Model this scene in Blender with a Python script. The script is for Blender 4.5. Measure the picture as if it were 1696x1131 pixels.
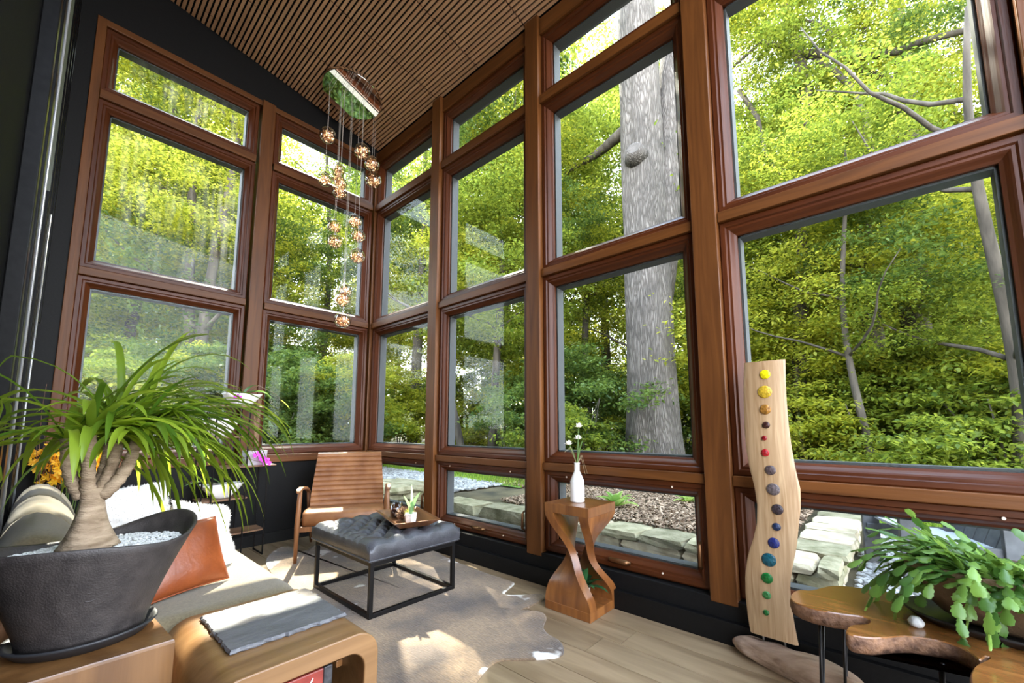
import bpy, bmesh, math, random
import numpy as np
from mathutils import Vector, Matrix, noise as mnoise
random.seed(7); rng = np.random.default_rng(7)
scn = bpy.context.scene
COL = scn.collection
for o in list(bpy.data.objects): bpy.data.objects.remove(o, do_unlink=True)
PI = math.pi

# ------------------------------------------------------------------ camera
IMG_W, IMG_H, FPX = 1696, 1131, 691.0
YAW, PITCH = math.radians(47.85), math.radians(6.431)
CX, CY = IMG_W/2-1.45, IMG_H/2+64.9
CAM = np.array([-2.664, -4.764, 1.1475])
cd = bpy.data.cameras.new('camera'); cam = bpy.data.objects.new('camera', cd); COL.objects.link(cam)
cam.location = CAM; cam.rotation_euler = (PI/2+PITCH, 0, -YAW)
cd.sensor_fit = 'HORIZONTAL'; cd.sensor_width = 36; cd.lens = FPX/IMG_W*36
cd.shift_x = 1.45/IMG_W; cd.shift_y = 64.9/IMG_W; cd.clip_start = .02; cd.clip_end = 400
scn.camera = cam
_d = np.array([math.sin(YAW)*math.cos(PITCH), math.cos(YAW)*math.cos(PITCH), math.sin(PITCH)])
_r = np.array([math.cos(YAW), -math.sin(YAW), 0.]); _u = np.cross(_r, _d)
def ray(x, y): return _d+_r*(x-CX)/FPX-_u*(y-CY)/FPX
def onx(x, y, X=0.): v = ray(x, y); return CAM+(X-CAM[0])/v[0]*v
def ony(x, y, Y=0.): v = ray(x, y); return CAM+(Y-CAM[1])/v[1]*v
def onz(x, y, Z=0.): v = ray(x, y); return CAM+(Z-CAM[2])/v[2]*v
def proj(P): v = np.asarray(P, float)-CAM; k = v@_d; return CX+FPX*(v@_r)/k, CY-FPX*(v@_u)/k, k

# ------------------------------------------------------------------ sky, sun, exposure
w = bpy.data.worlds.new('sky'); scn.world = w; w.use_nodes = True
nt = w.node_tree; nt.nodes.clear()
out = nt.nodes.new('ShaderNodeOutputWorld'); bg = nt.nodes.new('ShaderNodeBackground')
tc = nt.nodes.new('ShaderNodeTexCoord'); sep = nt.nodes.new('ShaderNodeSeparateXYZ'); rp = nt.nodes.new('ShaderNodeValToRGB')
nt.links.new(tc.outputs['Generated'], sep.inputs[0]); nt.links.new(sep.outputs['Z'], rp.inputs[0])
rp.color_ramp.elements[0].color = (.95, .965, 1, 1); rp.color_ramp.elements[1].color = (.50, .67, .96, 1)
nt.links.new(rp.outputs[0], bg.inputs[0]); nt.links.new(bg.outputs[0], out.inputs[0])
bg.inputs[1].default_value = 2.4
SUN_AZ, SUN_EL = math.radians(28.6), math.radians(49)          # azimuth from +y towards +x
sd = bpy.data.lights.new('sun', 'SUN'); sd.energy = 5.2; sd.angle = math.radians(.6); sd.color = (1, .92, .78)
so = bpy.data.objects.new('sun', sd); COL.objects.link(so)
sv = Vector((math.sin(SUN_AZ)*math.cos(SUN_EL), math.cos(SUN_AZ)*math.cos(SUN_EL), math.sin(SUN_EL)))
so.rotation_euler = sv.to_track_quat('Z', 'Y').to_euler(); so.location = sv*60
scn.view_settings.view_transform = 'Standard'; scn.view_settings.look = 'None'
scn.view_settings.gamma = 1; scn.view_settings.use_curve_mapping = False
scn.view_settings.exposure = 2.4

# ------------------------------------------------------------------ helpers
def tag(o, label=None, cat=None, group=None, kind=None):
    if label: o['label'] = label
    if cat: o['category'] = cat
    if group: o['group'] = group
    if kind: o['kind'] = kind
    return o
def thing(name, label, cat, loc=(0, 0, 0), rz=0, group=None, kind=None):
    o = bpy.data.objects.new(name, None); COL.objects.link(o); o.empty_display_size = .1
    o.location = loc; o.rotation_euler = (0, 0, rz); return tag(o, label, cat, group, kind)
def rootloc(p):
    v = Vector((0, 0, 0))
    while p is not None: v += p.location; p = p.parent
    return v
class MB:
    def __init__(s): s.v = []; s.f = []
    def add(s, v, f):
        n = len(s.v); s.v += [tuple(map(float, p)) for p in v]; s.f += [tuple(i+n for i in q) for q in f]; return s
    def box(s, x0, x1, y0, y1, z0, z1):
        v = [(x, y, z) for x in (x0, x1) for y in (y0, y1) for z in (z0, z1)]
        return s.add(v, [(0, 1, 3, 2), (4, 6, 7, 5), (0, 4, 5, 1), (2, 3, 7, 6), (0, 2, 6, 4), (1, 5, 7, 3)])
    def loft(s, rings, cap=True, closed=True):
        n = len(rings[0]); v = [p for r in rings for p in r]; f = []
        for i in range(len(rings)-1):
            for j in range(n if closed else n-1):
                k = (j+1) % n; f.append((i*n+j, i*n+k, (i+1)*n+k, (i+1)*n+j))
        if cap and closed: f.append(tuple(range(n-1, -1, -1))); f.append(tuple((len(rings)-1)*n+j for j in range(n)))
        return s.add(v, f)
    def tube(s, pts, rad, n=8, cap=True):
        pts = [Vector(p) for p in pts]; rr = rad if hasattr(rad, '__len__') else [rad]*len(pts)
        rings = []; ref = None
        for i, p in enumerate(pts):
            t = (pts[min(i+1, len(pts)-1)]-pts[max(i-1, 0)]).normalized()
            if ref is None: ref = Vector((0, 0, 1)) if abs(t.z) < .9 else Vector((1, 0, 0))
            a = (ref-t*ref.dot(t)).normalized(); b = t.cross(a); ref = a
            rings.append([p+(a*math.cos(2*PI*k/n)+b*math.sin(2*PI*k/n))*rr[i] for k in range(n)])
        return s.loft(rings, cap)
    def lathe(s, prof, c=(0, 0, 0), n=24, sx=1, sy=1, cap=False):
        rings = [[(c[0]+r*sx*math.cos(2*PI*k/n), c[1]+r*sy*math.sin(2*PI*k/n), c[2]+z) for k in range(n)] for r, z in prof]
        return s.loft(rings, cap)
    def prism(s, poly, z0, z1):
        return s.loft([[(x, y, z0) for x, y in poly], [(x, y, z1) for x, y in poly]])
    def grid(s, fn, nu, nv, thick=None):
        v = [fn(i/nu, j/nv) for i in range(nu+1) for j in range(nv+1)]
        f = [(i*(nv+1)+j, (i+1)*(nv+1)+j, (i+1)*(nv+1)+j+1, i*(nv+1)+j+1) for i in range(nu) for j in range(nv)]
        return s.add(v, f)
    def mesh(s, name, smooth=False):
        me = bpy.data.meshes.new(name); me.from_pydata(s.v, [], s.f)
        bm = bmesh.new(); bm.from_mesh(me); bmesh.ops.recalc_face_normals(bm, faces=bm.faces); bm.to_mesh(me); bm.free()
        if smooth: me.polygons.foreach_set('use_smooth', [True]*len(me.polygons))
        return me
    def build(s, name, m, parent=None, smooth=False, bevel=0, subsurf=0, world=False, angle=None):
        if world and parent is not None:
            L = rootloc(parent); s.v = [(x-L.x, y-L.y, z-L.z) for x, y, z in s.v]
        me = s.mesh(name, smooth or angle is not None)
        return link(name, me, m, parent, bevel, subsurf, angle)
def link(name, me, m, parent=None, bevel=0, subsurf=0, angle=None):
    if m is not None and not me.materials: me.materials.append(m)
    o = bpy.data.objects.new(name, me); COL.objects.link(o); o.parent = parent
    if bevel:
        b = o.modifiers.new('bevel', 'BEVEL'); b.width = bevel; b.segments = 2; b.limit_method = 'ANGLE'; b.angle_limit = math.radians(40)
    if subsurf:
        b = o.modifiers.new('sub', 'SUBSURF'); b.levels = b.render_levels = subsurf
    if angle is not None: me.set_sharp_from_angle(angle=math.radians(angle))
    return o
def box(name, m, parent, x0, x1, y0, y1, z0, z1, bevel=0, world=False):
    return MB().box(x0, x1, y0, y1, z0, z1).build(name, m, parent, bevel=bevel, world=world)
def copy_tree(o, parent=None):
    c = o.copy(); COL.objects.link(c); c.parent = parent
    for ch in list(o.children): copy_tree(ch, c)
    return c
def lerp(a, b, t): return a+(b-a)*t
def nz(x, y, z): return mnoise.noise(Vector((x, y, z)))

# ------------------------------------------------------------------ materials
def newmat(name):
    m = bpy.data.materials.new(name); m.use_nodes = True; t = m.node_tree; b = t.nodes['Principled BSDF']; return m, t, b
def plain(name, c, rough=.5, metal=0, spec=.5, coat=0, trans=0):
    m, t, b = newmat(name); b.inputs['Base Color'].default_value = (*c, 1); b.inputs['Roughness'].default_value = rough
    b.inputs['Metallic'].default_value = metal; b.inputs['Specular IOR Level'].default_value = spec
    b.inputs['Coat Weight'].default_value = coat; b.inputs['Transmission Weight'].default_value = trans; return m
def noisy(name, c1, c2, scale=8, sxyz=(1, 1, 1), rough=.6, bump=0, bscale=None, detail=6, lo=.3, hi=.7, metal=0, spec=.5, coat=0, coord='Object', dist=0, vary=0):
    m, t, b = newmat(name); N = t.nodes.new; L = t.links.new
    tc = N('ShaderNodeTexCoord'); mp = N('ShaderNodeMapping'); mp.inputs['Scale'].default_value = sxyz
    L(tc.outputs[coord], mp.inputs[0])
    oi = N('ShaderNodeObjectInfo'); vm = N('ShaderNodeVectorMath'); vm.operation = 'MULTIPLY_ADD'
    L(mp.outputs[0], vm.inputs[0]); cx = N('ShaderNodeCombineXYZ')
    mm = N('ShaderNodeMath'); mm.operation = 'MULTIPLY'; mm.inputs[1].default_value = 37.; L(oi.outputs['Random'], mm.inputs[0])
    for i in range(3): L(mm.outputs[0], cx.inputs[i])
    vm.inputs[1].default_value = (1, 1, 1); L(cx.outputs[0], vm.inputs[2])
    n = N('ShaderNodeTexNoise'); n.inputs['Scale'].default_value = scale; n.inputs['Detail'].default_value = detail
    n.inputs['Distortion'].default_value = dist; L(vm.outputs[0], n.inputs['Vector'])
    r = N('ShaderNodeValToRGB'); e = r.color_ramp.elements; e[0].position = lo; e[1].position = hi
    e[0].color = (*c1, 1); e[1].color = (*c2, 1); L(n.outputs['Fac'], r.inputs[0])
    colout = r.outputs[0]
    if vary:
        hs = N('ShaderNodeHueSaturation'); mr = N('ShaderNodeMapRange'); L(oi.outputs['Random'], mr.inputs[0])
        mr.inputs[3].default_value = 1-vary; mr.inputs[4].default_value = 1+vary
        L(mr.outputs[0], hs.inputs['Value']); L(colout, hs.inputs['Color']); colout = hs.outputs[0]
    L(colout, b.inputs['Base Color'])
    b.inputs['Roughness'].default_value = rough; b.inputs['Metallic'].default_value = metal
    b.inputs['Specular IOR Level'].default_value = spec; b.inputs['Coat Weight'].default_value = coat; b.inputs['Coat Roughness'].default_value = .15
    if bump:
        n2 = N('ShaderNodeTexNoise'); n2.inputs['Scale'].default_value = bscale or scale*2; n2.inputs['Detail'].default_value = 5
        L(vm.outputs[0], n2.inputs['Vector']); bp = N('ShaderNodeBump'); bp.inputs['Strength'].default_value = bump; bp.inputs['Distance'].default_value = .01
        L(n2.outputs['Fac'], bp.inputs['Height']); L(bp.outputs[0], b.inputs['Normal'])
    return m
def wood(name, c1, c2, axis='z', rough=.35, fine=9, coat=.0, spec=.5, vary=.1, dist=1.2):
    s = {'x': (.07, 1, 1), 'y': (1, .07, 1), 'z': (1, 1, .07)}[axis]
    return noisy(name, c1, c2, fine*2.2, s, rough, .12, fine*9, 8, .28, .72, 0, spec, coat, 'Object', dist, vary)

WD1, WD2 = (.050, .0115, .0025), (.088, .022, .0048)        # sash: red brown
WP1, WP2 = (.078, .025, .005), (.145, .050, .0105)      # post and transom: warmer
M = {}
for a in 'xyz':
    M['sash_'+a] = wood('sash_wood_'+a, WD1, WD2, a, .40, 9, .0, .28)
    M['post_'+a] = wood('post_wood_'+a, WP1, WP2, a, .45, 8, .0, .28)
M['black'] = noisy('black_paint', (.003, .003, .003), (.006, .006, .006), 60, rough=.45, bump=.03, spec=.25)
M['blackwall'] = noisy('black_wall_paint', (.0035, .0034, .0034), (.006, .0058, .0058), 90, rough=.6, bump=.05, spec=.2)
M['blackmetal'] = plain('black_metal', (.012, .011, .011), .38, .6)
M['slat'] = noisy('slat_oak', (.47, .255, .13), (.62, .37, .21), 22, (1, .06, 1), .6, .05, 90, vary=.09)
M['backing'] = plain('black_felt', (.004, .004, .004), .95, spec=.1)
M['bronze'] = plain('bronze', (.16, .075, .03), .3, .8)
M['greymetal'] = plain('grey_trim', (.045, .045, .048), .6)

def glass_mat(name, dirt=0.0, graze=.32, base=.008, tint=(.96, .985, .97)):
    m = bpy.data.materials.new(name); m.use_nodes = True; t = m.node_tree; t.nodes.clear(); N = t.nodes.new; L = t.links.new
    o = N('ShaderNodeOutputMaterial'); tr = N('ShaderNodeBsdfTransparent'); gl = N('ShaderNodeBsdfGlossy'); mx = N('ShaderNodeMixShader')
    tr.inputs[0].default_value = (*tint, 1); gl.inputs['Roughness'].default_value = .0
    lw = N('ShaderNodeLayerWeight'); lw.inputs[0].default_value = .5; pw_ = N('ShaderNodeMath'); pw_.operation = 'POWER'; pw_.inputs[1].default_value = 5 if graze < .5 else 3
    fr = N('ShaderNodeMath'); fr.operation = 'MULTIPLY_ADD'; fr.inputs[1].default_value = graze; fr.inputs[2].default_value = base
    L(lw.outputs['Facing'], pw_.inputs[0]); L(pw_.outputs[0], fr.inputs[0])
    L(fr.outputs[0], mx.inputs[0]); L(tr.outputs[0], mx.inputs[1]); L(gl.outputs[0], mx.inputs[2]); last = mx.outputs[0]
    if dirt:
        tl = N('ShaderNodeBsdfTranslucent'); tl.inputs[0].default_value = (.9, .9, .92, 1)
        tc = N('ShaderNodeTexCoord'); mp = N('ShaderNodeMapping'); mp.inputs['Scale'].default_value = (14, 14, 1.4); L(tc.outputs['Object'], mp.inputs[0])
        n = N('ShaderNodeTexNoise'); n.inputs['Scale'].default_value = 1.6; n.inputs['Detail'].default_value = 9; L(mp.outputs[0], n.inputs['Vector'])
        n2 = N('ShaderNodeTexNoise'); n2.inputs['Scale'].default_value = 1.3; n2.inputs['Detail'].default_value = 3; L(tc.outputs['Object'], n2.inputs['Vector'])
        mu = N('ShaderNodeMath'); mu.operation = 'MULTIPLY'; L(n.outputs['Fac'], mu.inputs[0]); L(n2.outputs['Fac'], mu.inputs[1])
        mr = N('ShaderNodeMapRange'); mr.inputs[1].default_value = .2; mr.inputs[2].default_value = .42; mr.inputs[3].default_value = 0; mr.inputs[4].default_value = dirt
        L(mu.outputs[0], mr.inputs[0]); m2 = N('ShaderNodeMixShader'); L(mr.outputs[0], m2.inputs[0]); L(last, m2.inputs[1]); L(tl.outputs[0], m2.inputs[2]); last = m2.outputs[0]
    L(last, o.inputs[0]); return m
M['glass'] = glass_mat('window_glass'); M['glass_dusty'] = glass_mat('dusty_window_glass', .045)
M['clear'] = glass_mat('clear_globe_glass', 0, .95, .10, (.88, .83, .78))

# ------------------------------------------------------------------ room shell
def ceil_z(x): return 4.715-.178*x
FY0, FY1 = -5.7, -.05
# floor with real boards
floor = MB().box(-3.0, .02, -5.7, .02, -.12, -.022).build('floor', plain('subfloor', (.08, .06, .04), .9))
tag(floor, 'pale oak plank floor of the sunroom', 'floor', kind='structure')
oak = noisy('oak_plank', (.15, .097, .050), (.33, .235, .138), 5, (2.2, .28, 1), .34, .06, 30, 9, .25, .75, vary=.12, dist=1.0)
pw = .19; x = -.135; row = 0; pm = {}
while x > -2.95:
    y = -.05+random.uniform(0, .6) if row else -.02
    y = min(y, -.0); yy = -.02; first = random.uniform(.4, 1.3)
    while yy > -5.65:
        ln = first if yy == -.02 else 1.30
        y0 = max(yy-ln, -5.68)
        key = round(yy-y0, 2)
        o = MB().box(-pw+.0016, -.0016, -(yy-y0)+.0016, -.0016, -.02, 0).build('plank', oak, floor, bevel=.0015)
        o.location = (x, yy, 0); yy = y0
    x -= pw; row += 1
# ceiling with real slats on a black felt backing
TH = math.atan(.178)
ceiling = MB().box(-3.25, .30, -5.9, .25, .02, .14).build('ceiling', M['backing'])
ceiling.location = (0, 0, 4.715); ceiling.rotation_euler = (0, TH, 0)
tag(ceiling, 'sloping ceiling of thin oak slats on black backing', 'ceiling', kind='structure')
JOINT = [-.075, -.24, -.70, -1.335, -1.966, -2.593, -3.22, -3.85, -4.48, -5.11, -5.74]
slat_list = []
for i in range(70):
    xs = -.085-.04*i
    for a, b in zip(JOINT[:-1], JOINT[1:]):
        c = (xs*math.cos(TH), (a+b)/2, 4.715-xs*math.sin(TH)); u, v, k = proj(c)
        vis = k > 0 and -30 < u < 1730 and -60 < v < 700
        slat_list.append(((a-b)/max(k, .2) if vis else 0, xs, a, b))
slat_list.sort(reverse=True)
smesh = {}; rest = MB()
for n, (s, xs, a, b) in enumerate(slat_list):
    if n < 300 and s > 0:
        key = round(a-b, 3)
        if key not in smesh: smesh[key] = MB().box(-.0125, .0125, -(a-b)+.006, -.006, .0, .02).mesh('slat')
        o = link('slat', smesh[key], M['slat'], ceiling); o.location = (xs, a, 0)
    else: rest.box(xs-.0125, xs+.0125, b+.006, a-.006, 0, .02)
tag(rest.build('slat_field', M['slat'], ceiling), kind='stuff')

# window grid
Z = [4.459, 4.049, 3.807, 2.512, 2.280, .965, .740, .310]
RB = [(-.165, -1.185), (-1.496, -2.514), (-2.836, -3.858), (-4.170, -5.192)]
BB = [(-2.524, -1.516), (-1.192, -.189)]
PROF = [(0, -.06), (0, .05), (.010, .057), (.034, .057), (.041, .047), (.053, .047), (.060, .040), (.074, .022), (.086, .012), (.086, -.03), (.06, -.06)]
def P3(wall, a, z, d): return (-d, a, z) if wall == 'R' else (a, -d, z)
wn = 0
def window(wall, a0, a1, z0, z1, label, dirty=False, crank=False, m=.086):
    """a0<a1 pane edges along the wall, z0<z1; frame members mitred around the pane"""
    global wn; wn += 1
    base = P3(wall, (a0+a1)/2, z0-m, 0)
    t = thing('window_%d' % wn, label, 'window', base, kind='structure')
    A0, A1, Z0, Z1 = a0-m, a1+m, z0-m, z1+m
    ca = (lambda u: (A0+u, Z0+u)); cb = (lambda u: (A1-u, Z0+u)); cc = (lambda u: (A1-u, Z1-u)); cdn = (lambda u: (A0+u, Z1-u))
    for nm, p, q, ax in (('rail', ca, cb, 'h'), ('stile', cb, cc, 'z'), ('rail', cc, cdn, 'h'), ('stile', cdn, ca, 'z')):
        rings = [[P3(wall, *f(u), d) for u, d in PROF] for f in (p, q)]
        mt = M['sash_z'] if ax == 'z' else M['sash_y' if wall == 'R' else 'sash_x']
        MB().loft(rings).build(nm, mt, t, world=True)
    g = MB(); lo = P3(wall, a0-.01, z0-.01, .003); hi = P3(wall, a1+.01, z1+.01, -.003)
    g.box(min(lo[0], hi[0]), max(lo[0], hi[0]), min(lo[1], hi[1]), max(lo[1], hi[1]), lo[2], hi[2])
    g.build('pane', M['glass_dusty'] if dirty else M['glass'], t, world=True)
    # aluminium outer frame seen past the glass edge
    e = MB()
    for (p0, p1, q0, q1) in ((a0-.01, a1+.01, z1-.012, z1+.01), (a0-.01, a1+.01, z0-.01, z0+.012), (a1-.012, a1+.01, z0, z1), (a0-.01, a0+.012, z0, z1)):
        l = P3(wall, p0, q0, -.008); h = P3(wall, p1, q1, -.09)
        e.box(min(l[0], h[0]), max(l[0], h[0]), min(l[1], h[1]), max(l[1], h[1]), q0, q1)
    e.build('outer_trim', M['greymetal'], t, world=True)
    if crank:
        zc = z0-.035; ac = (a0+a1)/2-.03
        h = MB().tube([P3(wall, ac-.07, zc, .062), P3(wall, ac-.05, zc+.004, .085), P3(wall, ac+.05, zc+.006, .09), P3(wall, ac+.085, zc, .066)], [.012, .017, .017, .010], 10)
        h.build('crank_handle', M['bronze'], t, True, world=True)
        for ae in (a0-.035, ):
            k = MB().tube([P3(wall, ae, z0+.03, .06), P3(wall, ae, z0+.05, .085), P3(wall, ae, z0+.16, .082), P3(wall, ae, z0+.18, .06)], [.008, .012, .010, .007], 8)
            k.build('latch', M['bronze'], t, True, world=True)
        for ae, ze in ((a0+.12, z1+.045), (a1-.12, z1+.045), (a0+.2, z0-.05), (a1-.2, z0-.05)):
            MB().lathe([(0.0, .004), (.006, .003), (.007, 0)], n=8).build('screw_cap', M['cap'], t).matrix_local = Matrix.Translation(Vector(P3(wall, ae, ze, .056))-t.location) @ (Matrix.Rotation(-PI/2, 4, 'Y') if wall == 'R' else Matrix.Rotation(PI/2, 4, 'X'))
    return t
M['cap'] = plain('screw_cap', (.75, .62, .5), .4)
bay = ['bay next to the corner', 'second bay from the corner', 'bay behind the twisted side table', 'wide bay behind the round-disc board']
rowname = ['topmost narrow clerestory window', 'tall upper window', 'tall middle window', 'lowest small awning window']
for bi, (ya, yb) in enumerate(RB):
    for ri in range(4):
        window('R', yb, ya, Z[2*ri+1], Z[2*ri], '%s of the long glass wall, %s' % (rowname[ri], bay[bi]), crank=(ri == 3))
for bi, (xa, xb) in enumerate(BB):
    for ri in range(3):
        window('B', xa, xb, Z[2*ri+1], Z[2*ri], '%s of the end wall, %s' % (rowname[ri], ['left bay above and behind the palm', 'bay beside the corner, above the leather chair'][bi]), dirty=(bi == 0 and ri < 2))
# posts and transoms
tn = 0
def trim(m, label, *b, bevel=.004):
    global tn; tn += 1
    return tag(box('trim_%d' % tn, m, None, *b, bevel=bevel), label, 'trim', kind='structure')
for c, wd, lb in ((-1.345, .138, 'brown timber post between first and second bays of the long wall'), (-2.68, .14, 'brown timber post just left of the twisted side table'),
              (-4.015, .14, 'brown timber post just left of the round-disc board'), (-5.36, .16, 'brown timber post at the far right edge')):
    trim(M['post_z'], lb, -.105, .10, c-wd/2, c+wd/2, .19, ceil_z(-.1)-.01)
trim(M['post_z'], 'brown timber post between the two bays of the end wall', -1.354-.062, -1.354+.062, -.105, .10, .80, 4.60)
trim(M['post_z'], 'brown timber corner post where both glass walls meet', -.088, .10, -.075, .10, .19, 4.70)
trim(M['post_z'], 'brown timber jamb at the left end of the end wall', -2.665, -2.605, -.085, .10, .80, 4.60)
# transoms between rows
for i, (za, zb) in enumerate(((4.049, 3.807), (2.512, 2.280), (.965, .740))):
    c0, c1 = zb+.086, za-.086; nm = ['upper', 'middle', 'lower'][i]
    for (ya, yb), bn in zip(RB, ['corner', 'second', 'third', 'wide']):
        trim(M['post_y'], '%s horizontal rail of the %s bay in long glass wall' % (nm, bn), -.082, .06, yb-.082, ya+.082, c0-.002, c1+.002)
    if i < 2:
        for (xa, xb), bn in zip(BB, ['left', 'right']):
            trim(M['post_x'], '%s horizontal rail of the %s bay in end wall' % (nm, bn), xa-.078, xb+.078, -.082, .06, c0-.002, c1+.002)
trim(M['post_x'], 'brown window sill strip along the end wall', -2.665, -.09, -.092, .06, .80, .877)
for (ya, yb), bn in zip(RB, ['corner', 'second', 'third', 'wide']):
    trim(M['post_y'], 'brown head casing above the %s bay of long wall' % bn, -.075, .06, yb-.082, ya+.082, 4.545, 4.70)
trim(M['post_x'], 'brown head casing along the top of the end wall', -2.665, -.09, -.078, .06, 4.545, 4.602)
# black walls
wb = MB().box(-2.95, .10, -.06, .10, -.02, .80)
wb.add([(-2.95, -.07, 4.602), (.1, -.07, 4.602), (.1, -.07, 4.735), (-2.95, -.07, 5.26), (-2.95, .1, 4.602), (.1, .1, 4.602), (.1, .1, 4.735), (-2.95, .1, 5.26)],
       [(0, 1, 2, 3), (4, 7, 6, 5), (0, 4, 5, 1), (1, 5, 6, 2), (2, 6, 7, 3), (3, 7, 4, 0)])
wb.box(-2.95, -2.665, -.07, .1, .80, 4.602)
tag(wb.build('wall_back', M['blackwall']), 'black painted end wall below and above the windows', 'wall', kind='structure')
tag(box('baseboard_back', M['black'], None, -2.78, -.13, -.078, -.06, 0, .105, bevel=.003), 'black baseboard along the end wall', 'baseboard', kind='structure')
tag(MB().box(-.10, .10, -5.7, -.06, -.02, .215).build('wall_right', M['blackwall'], bevel=.003), 'black painted kick wall under the long windows', 'wall', kind='structure')
tag(box('baseboard_right', M['black'], None, -.135, -.10, -5.7, -.08, 0, .115, bevel=.003), 'black baseboard along the long glass wall', 'baseboard', kind='structure')
wl = MB().box(-2.98, -2.82, -5.7, .1, -.02, 5.25)
M['sidewall'] = noisy('black_side_wall', (.005, .005, .005), (.008, .008, .008), 90, rough=.7, bump=.03, spec=.03)
tag(wl.build('wall_left', M['sidewall']), 'black painted side wall at the left edge', 'wall', kind='structure')
# black casings and a tall slit window on the side wall
M['gloss'] = noisy('gloss_black_trim', (.003, .003, .003), (.006, .006, .006), 40, rough=.3, bump=.02, spec=.08)
def casing(label, y0, y1, z0, z1, steps):
    global tn; tn += 1
    t = thing('trim_%d' % tn, label, 'trim', (-2.82, (y0+y1)/2, z0), kind='structure')
    n = len(steps); w_ = (y1-y0)/n
    for i, d in enumerate(steps):
        box('casing_board', M['gloss'], t, -2.82, -2.82+d, y0+i*w_, y0+(i+1)*w_, z0, z1, bevel=.004, world=True)
casing('glossy black grooved casing, tall, nearest the camera', -2.35, -1.85, .0, 5.0, (.05, .03, .055, .03, .05))
casing('glossy black grooved casing board with flat top', -1.15, -.75, .0, 2.55, (.05, .04, .05, .04, .05))
casing('narrow black casing strip of the side wall near the corner', -.34, -.22, 1.9, 4.9, (.05, .06))
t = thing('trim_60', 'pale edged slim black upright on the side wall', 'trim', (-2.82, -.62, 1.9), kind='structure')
box('glass_highlight_edge', plain('pale_green_edge', (.08, .09, .06), .25), t, -2.82, -2.785, -.66, -.64, 1.9, 4.3, world=True)
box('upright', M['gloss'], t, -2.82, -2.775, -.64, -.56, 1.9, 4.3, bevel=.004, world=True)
box('glass_highlight_edge', plain('pale_highlight', (.14, .14, .13), .25), t, -2.82, -2.79, -.20, -.185, 1.2, 4.9, world=True)  # pale strip stands in for a highlight line near the corner
hilite = plain('highlight_edge', (.42, .43, .44), .35, .6)  # pale colour for strips added as painted highlights on the casings
for nm, lb, yy, z0, z1 in (('a', 'added pale strip for the highlight along the nearest black casing', -1.846, 0, 5.0), ('b', 'thin added strip for the highlight on the low grooved casing', -.746, 0, 2.55), ('c', 'thin added strip for the vertical highlight beside the end wall jamb', -.216, 1.9, 4.9)):
    tn += 1; tag(MB().tube([(-2.766, yy, z0), (-2.766, yy, z1)], .005, 8).build('trim_%d' % tn, hilite, None, True), lb, 'trim', kind='structure')
# exterior eave
ev = MB().box(.10, .24, -6.0, .4, 4.60, 4.74).box(-3.2, .24, .10, .20, 4.72, 4.86)
tag(ev.build('roof_eave', plain('grey_soffit', (.10, .10, .105), .7)), 'dark grey eave outside above the windows', 'eave', kind='structure')

# ------------------------------------------------------------------ furniture
# cowhide rug, outline traced on the floor
rug_px = [(500, 1010), (470, 975), (440, 930), (470, 905), (500, 915), (540, 893), (585, 893), (640, 893), (700, 900), (735, 922), (790, 945), (840, 962), (852, 968), (835, 985), (868, 987),
          (902, 985), (903, 992), (878, 1006), (866, 1012), (895, 1015), (905, 1024), (900, 1040), (908, 1052), (928, 1064), (934, 1080), (926, 1089), (900, 1093), (850, 1095), (825, 1097), (806, 1110), (790, 1131), (770, 1160), (730, 1200), (600, 1230), (520, 1160), (505, 1080)]
pts = [onz(*p)[:2] for p in rug_px]
fine = []
for i in range(len(pts)):
    p0, p1, p2, p3 = (pts[(i+k-1) % len(pts)] for k in range(4))
    for t in np.linspace(0, 1, 5)[:-1]:
        fine.append(.5*((2*p1)+(-p0+p2)*t+(2*p0-5*p1+4*p2-p3)*t*t+(-p0+3*p1-3*p2+p3)*t**3))
fine = [(max(p[0], -1.785), p[1]) for p in fine if p[0] < -.14]
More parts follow.
